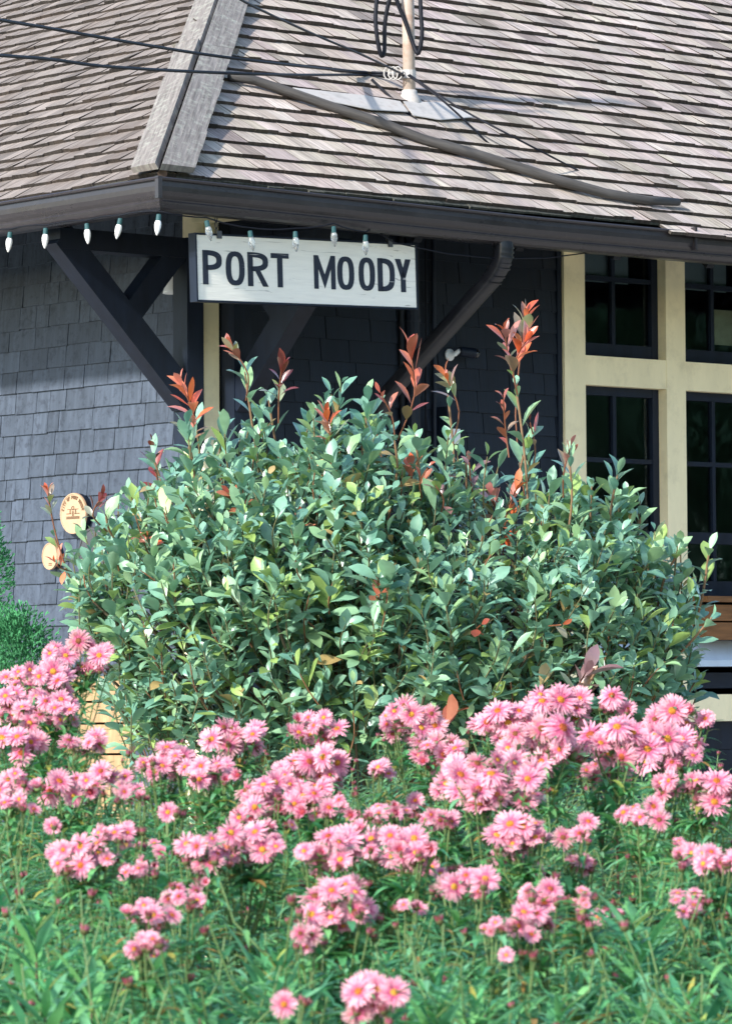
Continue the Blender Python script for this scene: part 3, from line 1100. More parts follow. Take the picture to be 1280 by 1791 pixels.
def oval_plaque():
    u, z = onL(165, 972, .02)
    t = thing('oval_plaque', Lw(u, z - .13, .01), 'dark grey oval plaque half hidden behind the bush leaves', 'plaque', 'plaques on the left wall')
    fn = lambda x, y, h: Lw(u - x, z + y, .02 + h)
    b = MB()
    n = 36
    def lay(s, h):
        return [fn(.105 * s * math.cos(2 * math.pi * k / n), .13 * s * math.sin(2 * math.pi * k / n), h) for k in range(n)]
    ls = [lay(1, -.01), lay(1, .012), lay(.96, .016), lay(.9, .016), lay(.88, .012), lay(.0001, .012)]
    vs = [p for q in ls for p in q]
    fs = [(k * n + j, k * n + (j + 1) % n, (k + 1) * n + (j + 1) % n, (k + 1) * n + j) for k in range(len(ls) - 1) for j in range(n)]
    b.idx(vs, fs)
    build('plate', b, M['wall'] if False else M['chain'], t)
oval_plaque()

# ------------------------------------------------------------------ on the roof
def roof_hit(px, py, h=0.0):
    """point of the right roof slope seen at a photo pixel"""
    n = nR * SP + V((0, 0, CP))
    o = roofR(0, 0, h)
    r = ray(px, py)
    t = (o - CAM).dot(n) / r.dot(n)
    return CAM + r * t
pole_px = [(402, 132), (440, 138), (500, 158), (580, 186), (660, 212), (740, 243), (820, 266), (900, 290), (980, 316), (1060, 338), (1130, 350), (1186, 353)]
b = MB()
pp = [roof_hit(x, y, .045) for x, y in pole_px]
b.tube(pp, [.019, .021, .022, .022, .023, .023, .024, .024, .024, .023, .022, .017], 12)
o = build('wooden_pole', b, M['oldpole'], None, smooth=True)
centre(o)
tag(o, 'long silvered wooden pole lying slantwise across the right roof slope', 'pole')

def service_mast():
    base = roof_hit(716, 180, .0)
    t = thing('service_mast', base, 'cream and rusty electric service mast standing on the roof flashing', 'mast')
    Y = base.y
    tp = base + V((-.012, 0, 1.15))
    b = MB()
    b.tube([base - V((0, 0, .1)), base + V((-.002, 0, .3)), tp], .0285, 16)
    pole = build('pipe', b, M['rustpipe'], t, smooth=True)
    b = MB()
    q = P(714, 130, Y)
    b.tube([q - V((0, 0, .02)), q + V((0, 0, .02))], .035, 14)
    b.tube([q + V((-.03, -.02, 0)), q + V((-.09, -.05, .0))], .008, 6)
    for k in range(3):
        c = q + V((-.05 - .02 * k, -.05, .0))
        b.tube([c + V((.022 * math.cos(g), 0, .03 * math.sin(g))) for g in [6.28 * i / 9 for i in range(10)]], .0035, 5)
    build('clamp', b, M['metal'], t)
    b = MB()    # flashing boot + plates
    b.lathe(base - V((0, 0, .03)), V((0, 0, 1)), [(.075, 0), (.05, .05), (.036, .075), (.034, .09)], 16)
    build('boot', b, M['metal'], t, smooth=True)
    b = MB()
    def plate(a, c, h):
        p = [roof_hit(x, y, h) for x, y in a]
        pb = [roof_hit(x, y, h) - V((0, 0, .004)) for x, y in a]
        n = len(p)
        b.idx(p + pb, [tuple(range(n))] + [(k, (k + 1) % n, n + (k + 1) % n, n + k) for k in range(n)])
    plate([(512, 152), (640, 166), (700, 176), (714, 194), (648, 190), (560, 172)], 0, .032)
    plate([(705, 176), (775, 178), (830, 203), (770, 208), (722, 200)], 0, .031)
    build('flashing', b, M['metal'], t)
    for pts, r in (([(664, -40), (657, 20), (659, 60), (666, 95), (672, 88), (673, 40), (682, -5), (700, -50)], .010),
                   ([(733, -50), (736, 20), (738, 60), (732, 92), (724, 80), (708, 35), (694, 0), (685, -40)], .010)):
        b = MB()
        pw = []
        for i, (x, y) in enumerate(pts):
            pw.append(P(x, y, Y - .05 - .02 * math.sin(i)))
        b.tube(smooth_path(pw), r, 7)
        build('drip_loop', b, M['cable'], t, smooth=True)
    return Y

def smooth_path(p, n=4):
    out = []
    for i in range(len(p) - 1):
        p0, p1, p2, p3 = p[max(i - 1, 0)], p[i], p[i + 1], p[min(i + 2, len(p) - 1)]
        for k in range(n):
            t = k / n
            out.append(0.5 * ((2 * p1) + (p2 - p0) * t + (2 * p0 - 5 * p1 + 4 * p2 - p3) * t * t + (3 * p1 - p0 - 3 * p2 + p3) * t ** 3))
    out.append(p[-1])
    return out
YM = service_mast()

def cable(pts, r, label):
    b = MB()
    b.tube(smooth_path(pts), r, 7)
    o = build('overhead_cable', b, M['cable'], None, smooth=True)
    centre(o)
    tag(o, label, 'cable', 'cables at the service mast')
YW = YM - .06
cable([P(-900, -110, 9), P(0, 34, 13), P(180, 65, 14), P(350, 93, 15), P(500, 112, 15.8), P(620, 124, YW), P(704, 128, YW)], .0062, 'upper of the two thick black cables running in from the left')
cable([P(-900, 60, 9), P(0, 96, 13), P(180, 115, 14), P(350, 125, 15), P(500, 130, 15.8), P(620, 130, YW), P(706, 131, YW)], .0062, 'lower of the two thick black cables running in from the left')
cable([P(330, -60, 13), P(424, 0, 14), P(540, 55, 15.5), P(640, 98, 16.5), P(704, 129, YW)], .005, 'thin cable slanting down from the hip boards to the mast clamp')
cable([P(714, 131, YW), P(780, 180, YW - .1), roof_hit(860, 256, .012)], .005, 'thin cable from the mast clamp to the shingles above the pole')
cable([P(716, 130, YW), P(800, 186, YW - .15), P(900, 240, YW - .3), roof_hit(1012, 298, .012)], .0045, 'longest thin cable slanting right down the roof from the mast')
cable([P(650, 138, YW), P(690, 176, YW - .05), roof_hit(735, 216, .015)], .007, 'short thick cable passing in front of the mast flashing')

# ------------------------------------------------------------------ leaf helpers
def leaf(b, p, d, nrm, L, w, col, arch=.25, fold=.18, prof=(0, .55, .95, 1.0, .72, .0), stalk=0.0):
    d = d.normalized()
    s = d.cross(nrm)
    if s.length < 1e-4:
        s = d.orthogonal()
    s.normalize()
    n = s.cross(d).normalized()
    k = len(prof) - 1
    vs = []
    for i, q in enumerate(prof):
        t = i / k
        c = p + d * (L * t * (1 - arch * .25 * t)) - n * (arch * L * t * t * .5) + d * stalk
        h = q * w * .5
        vs += [c - s * h + n * (fold * h), c, c + s * h + n * (fold * h)]
    fs = []
    for i in range(k):
        a = i * 3
        fs += [(a, a + 1, a + 4, a + 3), (a + 1, a + 2, a + 5, a + 4)]
    b.idx(vs, fs, col, [(0, 0)] * len(vs))

GREENS = [(0.165, 0.335, 0.230), (0.190, 0.370, 0.245), (0.225, 0.400, 0.235), (0.125, 0.285, 0.205), (0.255, 0.420, 0.200)]
def mixc(a, b, t):
    return tuple(x + (y - x) * t for x, y in zip(a, b))

def green_leaf_col(r, t=0):
    k = r.random()
    if k < .018:
        return (0.42, 0.30, 0.12)
    if k < .12:
        g = r.uniform(.8, 1.2)
        return (0.27 * g, 0.40 * g, 0.11 * g)
    c = r.choice(GREENS)
    g = r.uniform(.8, 1.25)
    return (c[0] * g, c[1] * g, c[2] * g)

def red_leaf_col(r, tone=0):
    if tone == 1:      # bronze
        c = r.choice([(0.40, 0.10, 0.05), (0.44, 0.15, 0.085), (0.32, 0.07, 0.045)])
    elif tone == 2:    # dark red
        c = r.choice([(0.18, 0.025, 0.022), (0.24, 0.035, 0.02)])
    elif tone == 3:    # pink bronze
        c = r.choice([(0.42, 0.17, 0.14), (0.36, 0.12, 0.10), (0.48, 0.11, 0.04)])
    elif tone == 4:    # purple grey
        c = r.choice([(0.20, 0.11, 0.12), (0.24, 0.12, 0.11)])
    else:
        c = r.choice([(0.68, 0.14, 0.035), (0.60, 0.10, 0.03), (0.70, 0.21, 0.09), (0.60, 0.20, 0.14)])
    g = r.uniform(.85, 1.15)
    return (c[0] * g, c[1] * g, c[2] * g)

def rand_perp(d, r):
    while True:
        q = V((r.gauss(0, 1), r.gauss(0, 1), r.gauss(0, 1)))
        q = q - d * q.dot(d)
        if q.length > .2:
            return q.normalized()

def whorl(b, stem_pts, r, nleaf, L, col, t0=.1, spread=(.5, 1.15), wid=.44):
    """leaves spiralling up a shoot"""
    n = len(stem_pts)
    ang = r.random() * 6.28
    for i in range(nleaf):
        t = t0 + (1 - t0) * i / max(1, nleaf - 1)
        x = t * (n - 1)
        k = min(int(x), n - 2)
        p = stem_pts[k].lerp(stem_pts[k + 1], x - k)
        ax = (stem_pts[k + 1] - stem_pts[k]).normalized()
        a = ax.orthogonal().normalized()
        c = ax.cross(a)
        ang += 2.4 + r.uniform(-.3, .3)
        out = a * math.cos(ang) + c * math.sin(ang)
        sp = spread[1] + (spread[0] - spread[1]) * t + r.uniform(-.15, .15)
        d = ax * math.cos(sp) + out * math.sin(sp)
        nn = ax * math.sin(sp) - out * math.cos(sp)
        nn = (nn + V((0, 0, .35)) + rand_perp(d, r) * .3)
        LL = L * r.uniform(.6, 1.18) * (1 - .35 * max(0, t - .75) / .25)
        leaf(b, p + d * .006, d, nn, LL, LL * wid * r.uniform(.85, 1.15), col(r, t), arch=r.uniform(-.1, .8), fold=r.uniform(.08, .55), prof=(.05, .5, .88, 1.0, .78, .06))

# ------------------------------------------------------------------ the photinia bush
OUT = [(112, 1015), (150, 940), (205, 925), (235, 880), (255, 890), (275, 815), (300, 830), (330, 765), (365, 815), (400, 770), (425, 800), (455, 715), (490, 790), (525, 800),
       (560, 745), (590, 705), (625, 770), (655, 730), (690, 800), (722, 770), (748, 850), (785, 800), (815, 868), (845, 825), (880, 870), (910, 800), (945, 875), (985, 830),
       (1010, 880), (1040, 850), (1065, 900), (1095, 860), (1125, 940), (1175, 950), (1195, 1010), (1222, 1000), (1222, 1100),
       (1238, 1180), (1200, 1250), (1130, 1300), (1010, 1345), (820, 1380), (640, 1385), (430, 1370), (330, 1330), (230, 1305), (172, 1235), (188, 1170), (138, 1090)]
def inside(x, y, poly):
    c = False
    j = len(poly) - 1
    for i in range(len(poly)):
        xi, yi = poly[i]; xj, yj = poly[j]
        if (yi > y) != (yj > y) and x < (xj - xi) * (y - yi) / (yj - yi) + xi:
            c = not c
        j = i
    return c
def edge_dist(x, y, poly):
    m = 1e9
    for i in range(len(poly)):
        ax, ay = poly[i]; bx_, by = poly[(i + 1) % len(poly)]
        dx, dy = bx_ - ax, by - ay
        t = max(0, min(1, ((x - ax) * dx + (y - ay) * dy) / (dx * dx + dy * dy)))
        m = min(m, math.hypot(x - ax - t * dx, y - ay - t * dy))
    return m

def photinia():
    r = random.Random(21)
    YB = 13.8
    base = P(650, 1200, YB); base.z = 0
    t = thing('photinia_bush', base, 'big glossy green photinia bush with red new shoots in front of the station corner', 'bush')
    fol, br = MB(), MB()
    cen = P(650, 1130, YB)
    made = 0
    while made < 1120:
        x, y = r.uniform(70, 1270), r.uniform(730, 1400)
        if not inside(x, y, OUT):
            continue
        e = edge_dist(x, y, OUT)
        if e < 8:
            continue
        th = .80 * math.sqrt(1 - (1 - min(e / 260, 1)) ** 2)
        q = r.uniform(-1, 1)
        q = math.copysign(abs(q) ** .55, q)
        if q > 0 and r.random() < .6:
            q = -q
        if y > 1290 and r.random() < .5:
            continue
        pos = P(x, y, YB + th * q)
        o = (pos - cen)
        o = V((o.x / 1.2, o.y / .85, o.z / .7))
        d = (o.normalized() * .5 + V((0, -.12, .95)) + V((r.gauss(0, .25), r.gauss(0, .25), r.gauss(0, .2)))).normalized()
        L = r.uniform(.12, .24)
        a = pos - d * L * .8
        c1 = pos + d * L * .2
        mid = a.lerp(c1, .5) + rand_perp(d, r) * .015
        sp = [a, mid, c1]
        sp = smooth_path(sp, 3)
        young = r.random() < .2
        br.tube(sp, [.0026] * (len(sp) - 1) + [.0013], 5, (0.10, 0.10, 0.045) if not young else (.20, .09, .045), cap=False)
        whorl(fol, sp, r, r.randint(9, 15), r.uniform(.066, .106), green_leaf_col, t0=.02, wid=r.uniform(.38, .50))
        if r.random() < .35:      # twig running back into the bush
            back = a.lerp(V((base.x + (a.x - base.x) * .35, base.y, a.z - .45)), .6)
            br.tube(smooth_path([back, back.lerp(a, .55) + V((0, 0, -.03)), a], 3), .005, 5, (.10, .075, .05), cap=False)
        made += 1
    # lower skirt of the bush
    for k in range(330):
        x, y = r.uniform(230, 1130), r.uniform(1380, 1860)
        q = r.choice((-1, -1, 1)) * r.random() ** .5
        e = 1 - ((x - 680) / 460) ** 2
        pos = P(x, y, YB + .72 * math.sqrt(max(e, .02)) * q)
        o = pos - base
        d = (V((o.x, o.y, 0)).normalized() * .6 + V((r.gauss(0, .2), r.gauss(0, .2), .7))).normalized()
        sp = smooth_path([pos - d * .14, pos - d * .05 + rand_perp(d, r) * .01, pos + d * .04], 3)
        br.tube(sp, [.0026] * (len(sp) - 1) + [.0013], 5, (.10, .10, .045), cap=False)
        whorl(fol, sp, r, r.randint(9, 13), r.uniform(.07, .10), green_leaf_col, t0=.02)
    # ragged tips all along the crown
    for k in range(46):
        x = 150 + 1060 * (k + r.random()) / 46
        ytop = min(y for y in range(700, 1300, 6) if inside(x, y, OUT)) if any(inside(x, y, OUT) for y in range(700, 1300, 6)) else None
        if ytop is None:
            continue
        Y = YB + r.uniform(-.4, .3)
        a, c = P(x + r.uniform(-14, 14), ytop + r.uniform(60, 110), Y + .05), P(x, ytop - r.uniform(-5, 55), Y)
        sp = smooth_path([a, a.lerp(c, .5) + V((r.uniform(-.02, .02), r.uniform(-.02, .02), 0)), c], 3)
        br.tube(sp, [.003] * (len(sp) - 1) + [.0014], 5, (.14, .11, .05), cap=False)
        whorl(fol, sp, r, r.randint(8, 13), r.uniform(.07, .105), green_leaf_col, t0=.1, spread=(.35, 1.1))
    # limbs from the ground
    for k in range(11):
        a = base + V((r.uniform(-.25, .25), r.uniform(-.2, .2), -.03))
        tx = 240 + k * 85 + r.uniform(-30, 30)
        top = P(tx, r.uniform(900, 1050), YB + r.uniform(-.4, .4))
        m1 = a.lerp(top, .35) + V(((top.x - a.x) * .15, 0, -.05))
        m2 = a.lerp(top, .7) + V((r.uniform(-.06, .06), r.uniform(-.06, .06), 0))
        br.tube(smooth_path([a, m1, m2, top], 4), [.024 - .0016 * i for i in range(13)], 8, (.085, .065, .05), cap=False)
    # loose upright green shoots on the crown
    for (x0, y0, x1, y1, n) in ((455, 830, 428, 650, 12), (500, 850, 470, 700, 10), (600, 850, 580, 690, 14), (655, 880, 640, 720, 14), (735, 900, 725, 760, 12),
                                (340, 880, 330, 770, 10), (795, 900, 783, 690, 7), (925, 980, 900, 660, 13), (990, 950, 995, 800, 12), (1065, 960, 1080, 830, 12), (1040, 980, 1035, 850, 9),
                                (1150, 1060, 1190, 960, 10), (1205, 1130, 1240, 965, 13), (1150, 1180, 1245, 1080, 9), (150, 1080, 95, 940, 6), (215, 960, 185, 900, 8), (300, 930, 268, 800, 8), (830, 930, 815, 800, 9), (875, 930, 925, 760, 9),
                                (390, 860, 385, 770, 9), (540, 880, 535, 790, 10), (1110, 1000, 1120, 905, 9), (690, 860, 690, 770, 8), (860, 960, 850, 850, 8), (250, 930, 230, 870, 8)):
        Y = YB + r.uniform(-.45, .0)
        a, c = P(x0, y0, Y + .1), P(x1, y1, Y)
        sp = smooth_path([a, a.lerp(c, .5) + V((r.uniform(-.015, .015), 0, 0)), c], 4)
        br.tube(sp, [.0042] * (len(sp) - 1) + [.002], 6, (.22, .13, .07), cap=False)
        whorl(fol, sp, r, n, r.uniform(.085, .105), green_leaf_col, t0=.1, spread=(.4, 1.05))
    build('branches', br, M['stemgreen'], t, smooth=True)
    build('foliage', fol, M['leaf'], t, smooth=True)
    # new growth: (tip, foot, leaves, size, tone, where the leaves start)
    shoots = [((917, 532), (922, 900), 8, .078, 0, .80), ((880, 560), (905, 680), 7, .07, 3, .45), ((925, 575), (905, 690), 8, .075, 0, .4),
              ((413, 592), (430, 700), 8, .055, 1, .72), ((490, 622), (487, 740), 9, .06, 2, .35), ((724, 596), (695, 770), 8, .085, 1, .25),
              ((672, 672), (690, 760), 5, .05, 1, .45), ((782, 640), (790, 780), 7, .06, 0, .62), ((316, 655), (328, 790), 14, .065, 0, .2),
              ((262, 758), (282, 870), 8, .045, 2, .2), ((572, 708), (560, 840), 8, .062, 0, .5), ((722, 795), (716, 880), 7, .06, 0, .3),
              ((745, 800), (738, 870), 4, .045, 1, .4), ((76, 842), (112, 985), 7, .045, 0, .62), ((168, 855), (188, 930), 6, .05, 2, .4), ((908, 840), (880, 985), 7, .075, 0, .3),
              ((882, 680), (890, 800), 6, .055, 1, .25), ((932, 720), (920, 850), 4, .05, 2, .6), ((880, 935), (885, 1000), 5, .08, 0, .3),
              ((1002, 765), (985, 870), 5, .05, 3, .55), ((787, 1242), (790, 1310), 5, .09, 1, .2), ((1020, 1160), (1015, 1235), 6, .10, 4, .2),
              ((400, 846), (410, 890), 6, .05, 1, .1), ((530, 884), (528, 930), 4, .045, 1, .2), ((258, 920), (270, 960), 5, .05, 0, .1), ((92, 968), (125, 1000), 5, .05, 0, .25),
              ((840, 1075), (845, 1110), 3, .06, 1, .2), ((665, 1020), (668, 1050), 3, .05, 1, .2), ((975, 1075), (960, 1095), 2, .06, 3, .3), ((860, 850), (870, 930), 6, .07, 3, .2),
              ((820, 790), (830, 880), 5, .065, 4, .3), ((760, 830), (770, 900), 4, .06, 4, .3)]
    for (tip, ft, n, L, tone, t0) in shoots:
        n = n + 3 if n > 5 else n
        Y = YB + r.uniform(-.62, -.25) if tip[1] > 860 else YB + r.uniform(-.5, -.1)
        if tip[1] > 1000:
            Y = YB - .80
        a, c = P(ft[0], ft[1], Y + .08), P(tip[0], tip[1] + 18, Y)
        b = MB()
        sp = smooth_path([a, a.lerp(c, .5) + V((r.uniform(-.035, .035), r.uniform(-.03, .03), 0)), c + V((r.uniform(-.015, .015), 0, 0))], 4)
        b.tube(sp, [.0028] * (len(sp) - 1) + [.0014], 6, (.24, .08, .035), cap=False)
        whorl(b, sp, r, n, L * 1.45, lambda q, t: red_leaf_col(q, tone) if t > t0 + .22 or q.random() < .4 else mixc(green_leaf_col(q), red_leaf_col(q, 1), q.uniform(.2, .8)), t0=t0, spread=(.22, 1.15), wid=.36)
        so = build('red_shoot', b, M['leaf'], t, smooth=True)
photinia()

# ------------------------------------------------------------------ conifers at the left
def conifer(px, pytop, Y, rad, label, seed):
    r = random.Random(seed)
    top = P(px, pytop, Y)
    h = top.z
    base = V((top.x, top.y, 0))
    t = thing('conifer_shrub', base, label, 'conifer', 'clipped conifers by the left wall')
    b = MB()
    b.tube([base, base + V((0, 0, h * .8))], [.05, .015], 8)
    build('trunk', b, M['bark'], t)
    b = MB()
    # lobes give the outline its bumps
    lobes = []
    for k in range(70):
        z = r.random() ** .8
        a = r.random() * 6.28
        rr = rad * (1 - z ** 2.2) * .82 + .02
        lobes.append((V((math.cos(a) * rr, math.sin(a) * rr, h * (.04 + .93 * z))), r.uniform(.08, .15)))
    for (c, s) in lobes + [(V((0, 0, h * .95)), .07)]:
        g0 = r.uniform(.75, 1.2)
        out = V((c.x, c.y, rad * .5)).normalized()
        for k in range(330):
            q = V((r.gauss(0, 1), r.gauss(0, 1), r.gauss(0, 1))).normalized()
            if q.dot(out) < -.2:
                continue
            p = base + c + V((q.x * s, q.y * s, q.z * s * 1.3)) * r.uniform(.7, 1.0)
            d = (q + V((0, 0, .7)) + V((r.gauss(0, .3), r.gauss(0, .3), r.gauss(0, .3)))).normalized()
            g = g0 * r.uniform(.7, 1.3)
            col = (.065 * g, .26 * g, .105 * g)
            L = r.uniform(.014, .027)
            leaf(b, p, d, rand_perp(d, r), L, L * .36, col, .15, .3, (.4, 1, 0))
            d2 = (d + rand_perp(d, r) * .7).normalized()
            leaf(b, p + d * L * .3, d2, rand_perp(d2, r), L * .7, L * .26, col, .15, .3, (.4, 1, 0))
    build('foliage', b, M['conifer'], t)
conifer(-62, 885, 16.0, .33, 'taller feathery green conifer cut by the left edge of the picture', 4)
conifer(26, 1080, 15.6, .19, 'low rounded feathery conifer just right of the taller one', 9)

# ------------------------------------------------------------------ orange bench of planks at lower left, window box at right
def plank_bench():
    Y = 15.6
    a = P(96, 1180, Y); c = P(226, 1180, Y)
    t = thing('plank_planter', V(((a.x + c.x) / 2, Y + .2, 0)), 'orange stained planter of horizontal planks behind the pink asters at left', 'planter')
    zs_ = [P(150, y, Y).z for y in (1183, 1226, 1230, 1264, 1268, 1318, 1322, 1375)]
    for k in range(4):
        b = MB()
        z1, z0 = zs_[2 * k], zs_[2 * k + 1]
        if k == 3:
            z0 = .02
        p = [V((a.x, Y, z0)), V((a.x, Y + .03, z0)), V((a.x, Y + .03, z1)), V((a.x, Y, z1)), V((c.x, Y, z0)), V((c.x, Y + .03, z0)), V((c.x, Y + .03, z1)), V((c.x, Y, z1))]
        b.hexa(p, (1, 1, 1), (k * 3.1, k * 1.7))
        if k == 3:
            for x in (a.x, c.x - .03):
                p = [V((x, Y + .031, z0)), V((x, Y + .4, z0)), V((x, Y + .4, zs_[0])), V((x, Y + .031, zs_[0])), V((x + .03, Y + .031, z0)), V((x + .03, Y + .4, z0)), V((x + .03, Y + .4, zs_[0])), V((x + .03, Y + .031, zs_[0]))]
                b.hexa(p)
        build('plank', b, M['plank'], t)
    b = MB()
    b.face([V((a.x + .03, Y + .035, zs_[0] - .08)), V((c.x - .03, Y + .035, zs_[0] - .08)), V((c.x - .03, Y + .4, zs_[0] - .08)), V((a.x + .03, Y + .4, zs_[0] - .08))])
    b.face([V((a.x + .03, Y + .034, .03)), V((c.x - .03, Y + .034, .03)), V((c.x - .03, Y + .034, zs_[0] - .01)), V((a.x + .03, Y + .034, zs_[0] - .01))])
    build('soil', b, M['soil'], t)
plank_bench()

def window_box():
    zz = [onR(1260, y, .14)[1] for y in (1043, 1054, 1058, 1086, 1089, 1119)]
    u0 = onR(1234, 1080, .14)[0]
    u1 = W3a - .02
    t = thing('window_box', Rw((u0 + u1) / 2, zz[5], .08), 'brown wooden window box under the right hand window', 'window box')
    b = MB(); b.boxw(Rw, u0 - .01, u1 + .01, zz[1] + .002, zz[0], -.02, .165)
    build('rim', b, M['brownplank'], t)
    for k in (1, 2):
        b = MB(); b.boxw(Rw, u0, u1, zz[2 * k + 1], zz[2 * k], -.004, .148 - .004 * k)
        build('plank', b, M['brownplank'], t)
window_box()

# ------------------------------------------------------------------ asters
def pcol(r, k=0.0):
    g = r.uniform(.9, 1.1)
    c = r.choice([(0.79, 0.30, 0.40), (0.82, 0.36, 0.45), (0.73, 0.21, 0.33), (0.84, 0.43, 0.49)])
    return (min(c[0] * g, .9), c[1] * g, c[2] * g)

def head_mesh(seed, form):
    """form: 0 open, 1 very full and flat, 2 half closed, 3 drooping"""
    r = random.Random(seed)
    b = MB()
    rows = [(30, 0.0, 1.0), (28, .002, .9), (12, .004, .7)] if form != 2 else [(26, 0.0, .8), (18, .002, .75)]
    for n, h, s in rows:
        for k in range(n):
            if r.random() < (.35 if form == 4 else .06):
                continue
            a = 2 * math.pi * (k + r.uniform(-.35, .35)) / n
            el = {0: .16, 1: .02, 2: 1.0, 3: -.35, 4: -.15}[form] + r.gauss(0, .17) + h * 60 * .35
            out = V((math.cos(a), math.sin(a), 0))
            d = out * math.cos(el) + V((0, 0, math.sin(el)))
            nn = V((0, 0, 1)) * math.cos(el) - out * math.sin(el)
            L = r.uniform(.88, 1.04) * .76 * s
            leaf(b, out * .2 + V((0, 0, h * 20)), d, nn, L, r.uniform(.095, .13), pcol(r) if form != 4 else mixc(pcol(r), (.35, .16, .14), r.uniform(.2, .9)), arch=r.uniform(-.05, .35), fold=.15, prof=(.6, .95, 1.0, .45))
            for q in (-6, -5):
                b.c[q] = mixc(b.c[q], (.58, .07, .20), .62)
            for q in (-2, -1):
                b.c[q] = mixc(b.c[q], (.86, .55, .60), .35)
    me = b.mesh('flower', M['petal'], V((0, 0, 0)), True)
    b = MB()
    col = r.choice([(0.58, 0.22, 0.03), (0.50, 0.15, 0.025), (0.38, 0.09, 0.03), (0.62, 0.30, 0.04)])
    if form == 2:
        col = (.35, .05, .06)
    if form == 4:
        col = (.22, .08, .03)
    b.lathe(V((0, 0, .0)), V((0, 0, 1)), [(.20, -.03), (.205, .05), (.17, .10), (.10, .13), (.001, .135)], 12, col)
    for k in range(26):
        a, q = r.random() * 6.28, math.sqrt(r.random()) * .175
        p = V((math.cos(a) * q, math.sin(a) * q, .14 - q * q * 1.6))
        b.lathe(p, V((math.cos(a) * q * 2, math.sin(a) * q * 2, 1)), [(.018, 0), (.016, .03), (.001, .045)], 5, (col[0] * r.uniform(.7, 1.2), col[1] * r.uniform(.6, 1.3), col[2]))
    dm = b.mesh('flower_centre', M['disc'], V((0, 0, 0)), True)
    return me, dm
HEADS = {0: [head_mesh(100 + i, 0) for i in range(6)], 1: [head_mesh(200 + i, 1) for i in range(4)], 2: [head_mesh(300 + i, 2) for i in range(3)], 3: [head_mesh(400 + i, 3) for i in range(3)], 4: [head_mesh(450 + i, 4) for i in range(3)]}

def bud_mesh(seed):
    r = random.Random(seed)
    b = MB()
    b.lathe(V((0, 0, 0)), V((0, 0, 1)), [(.15, 0), (.42, .15), (.5, .5), (.42, .8)], 9, (.13, .12, .05))
    for k in range(14):
        a = 2 * math.pi * k / 14
        o = V((math.cos(a), math.sin(a), 0))
        leaf(b, o * .42 + V((0, 0, .45)), (o * .1 + V((0, 0, 1))).normalized(), o, r.uniform(.6, .9), .26, r.choice([(.30, .06, .09), (.42, .12, .18), (.20, .07, .05)]), -.5, .1, (.8, 1, .7, .2))
    for k in range(9):
        a = 2 * math.pi * k / 9 + .2
        o = V((math.cos(a), math.sin(a), 0))
        leaf(b, o * .3 + V((0, 0, .1)), (o * .9 + V((0, 0, .5))).normalized(), V((0, 0, 1)), .5, .16, (.10, .14, .05), .1, .1, (.8, 1, .6, 0))
    return b.mesh('bud', M['petal'], V((0, 0, 0)), True)
BUDS = [bud_mesh(500 + i) for i in range(4)]
ASTER_G = [(0.115, 0.37, 0.145), (0.16, 0.43, 0.15), (0.09, 0.31, 0.150), (0.21, 0.48, 0.17), (0.17, 0.41, 0.21)]
PALE = [False]
def ag(r):
    c = r.choice(ASTER_G)
    if PALE[0]:
        c = mixc(c, (.32, .44, .27), r.uniform(.1, .5))
    g = r.uniform(.75, 1.2)
    if r.random() < .07:
        return r.choice([(.40, .36, .08), (.38, .22, .07), (.34, .42, .10)])
    return (c[0] * g, c[1] * g, c[2] * g)
LANCE = (.35, .85, 1.0, .7, .0)

def stem_leaves(b, pts, r, n, Lbot, Ltop, t0=.0, t1=1.0, up=0.0):
    ang = r.random() * 6.28
    m = len(pts) - 1
    for i in range(n):
        t = t0 + (t1 - t0) * i / n
        x = t * m
        k = min(int(x), m - 1)
        p = pts[k].lerp(pts[k + 1], x - k)
        ang += 2.4 + r.uniform(-.4, .4)
        L = (Lbot + (Ltop - Lbot) * (i / n)) * r.uniform(.75, 1.2)
        if up:
            L *= 1 - .62 * max(0.0, (i / n - .9) / .1)
        el = r.uniform(.1, .75) + up * r.random()
        d = V((math.cos(ang) * math.cos(el), math.sin(ang) * math.cos(el), math.sin(el)))
        leaf(b, p, d, V((0, 0, 1)), L, L * (r.uniform(.115, .165) if up else r.uniform(.14, .21)), ag(r), arch=r.uniform(.15, .7) if up else r.uniform(.3, 1.1), fold=r.uniform(.1, .5), prof=LANCE)

def link(name, me, parent, loc, q, s):
    o = bpy.data.objects.new(name, me)
    COL.objects.link(o)
    o.parent = parent
    o.location = loc
    o.rotation_mode = 'QUATERNION'
    o.rotation_quaternion = q
    o.scale = (s, s, s)
    return o

def interp(x, tab):
    for (a, b_), (c, d) in zip(tab, tab[1:]):
        if x <= c:
            return b_ + (d - b_) * max(0, (x - a)) / (c - a)
    return tab[-1][1]
YTAB = [(1120, 6.3), (1300, 5.5), (1400, 5.0), (1500, 4.35), (1600, 3.85), (1750, 3.4)]
PLACED = []

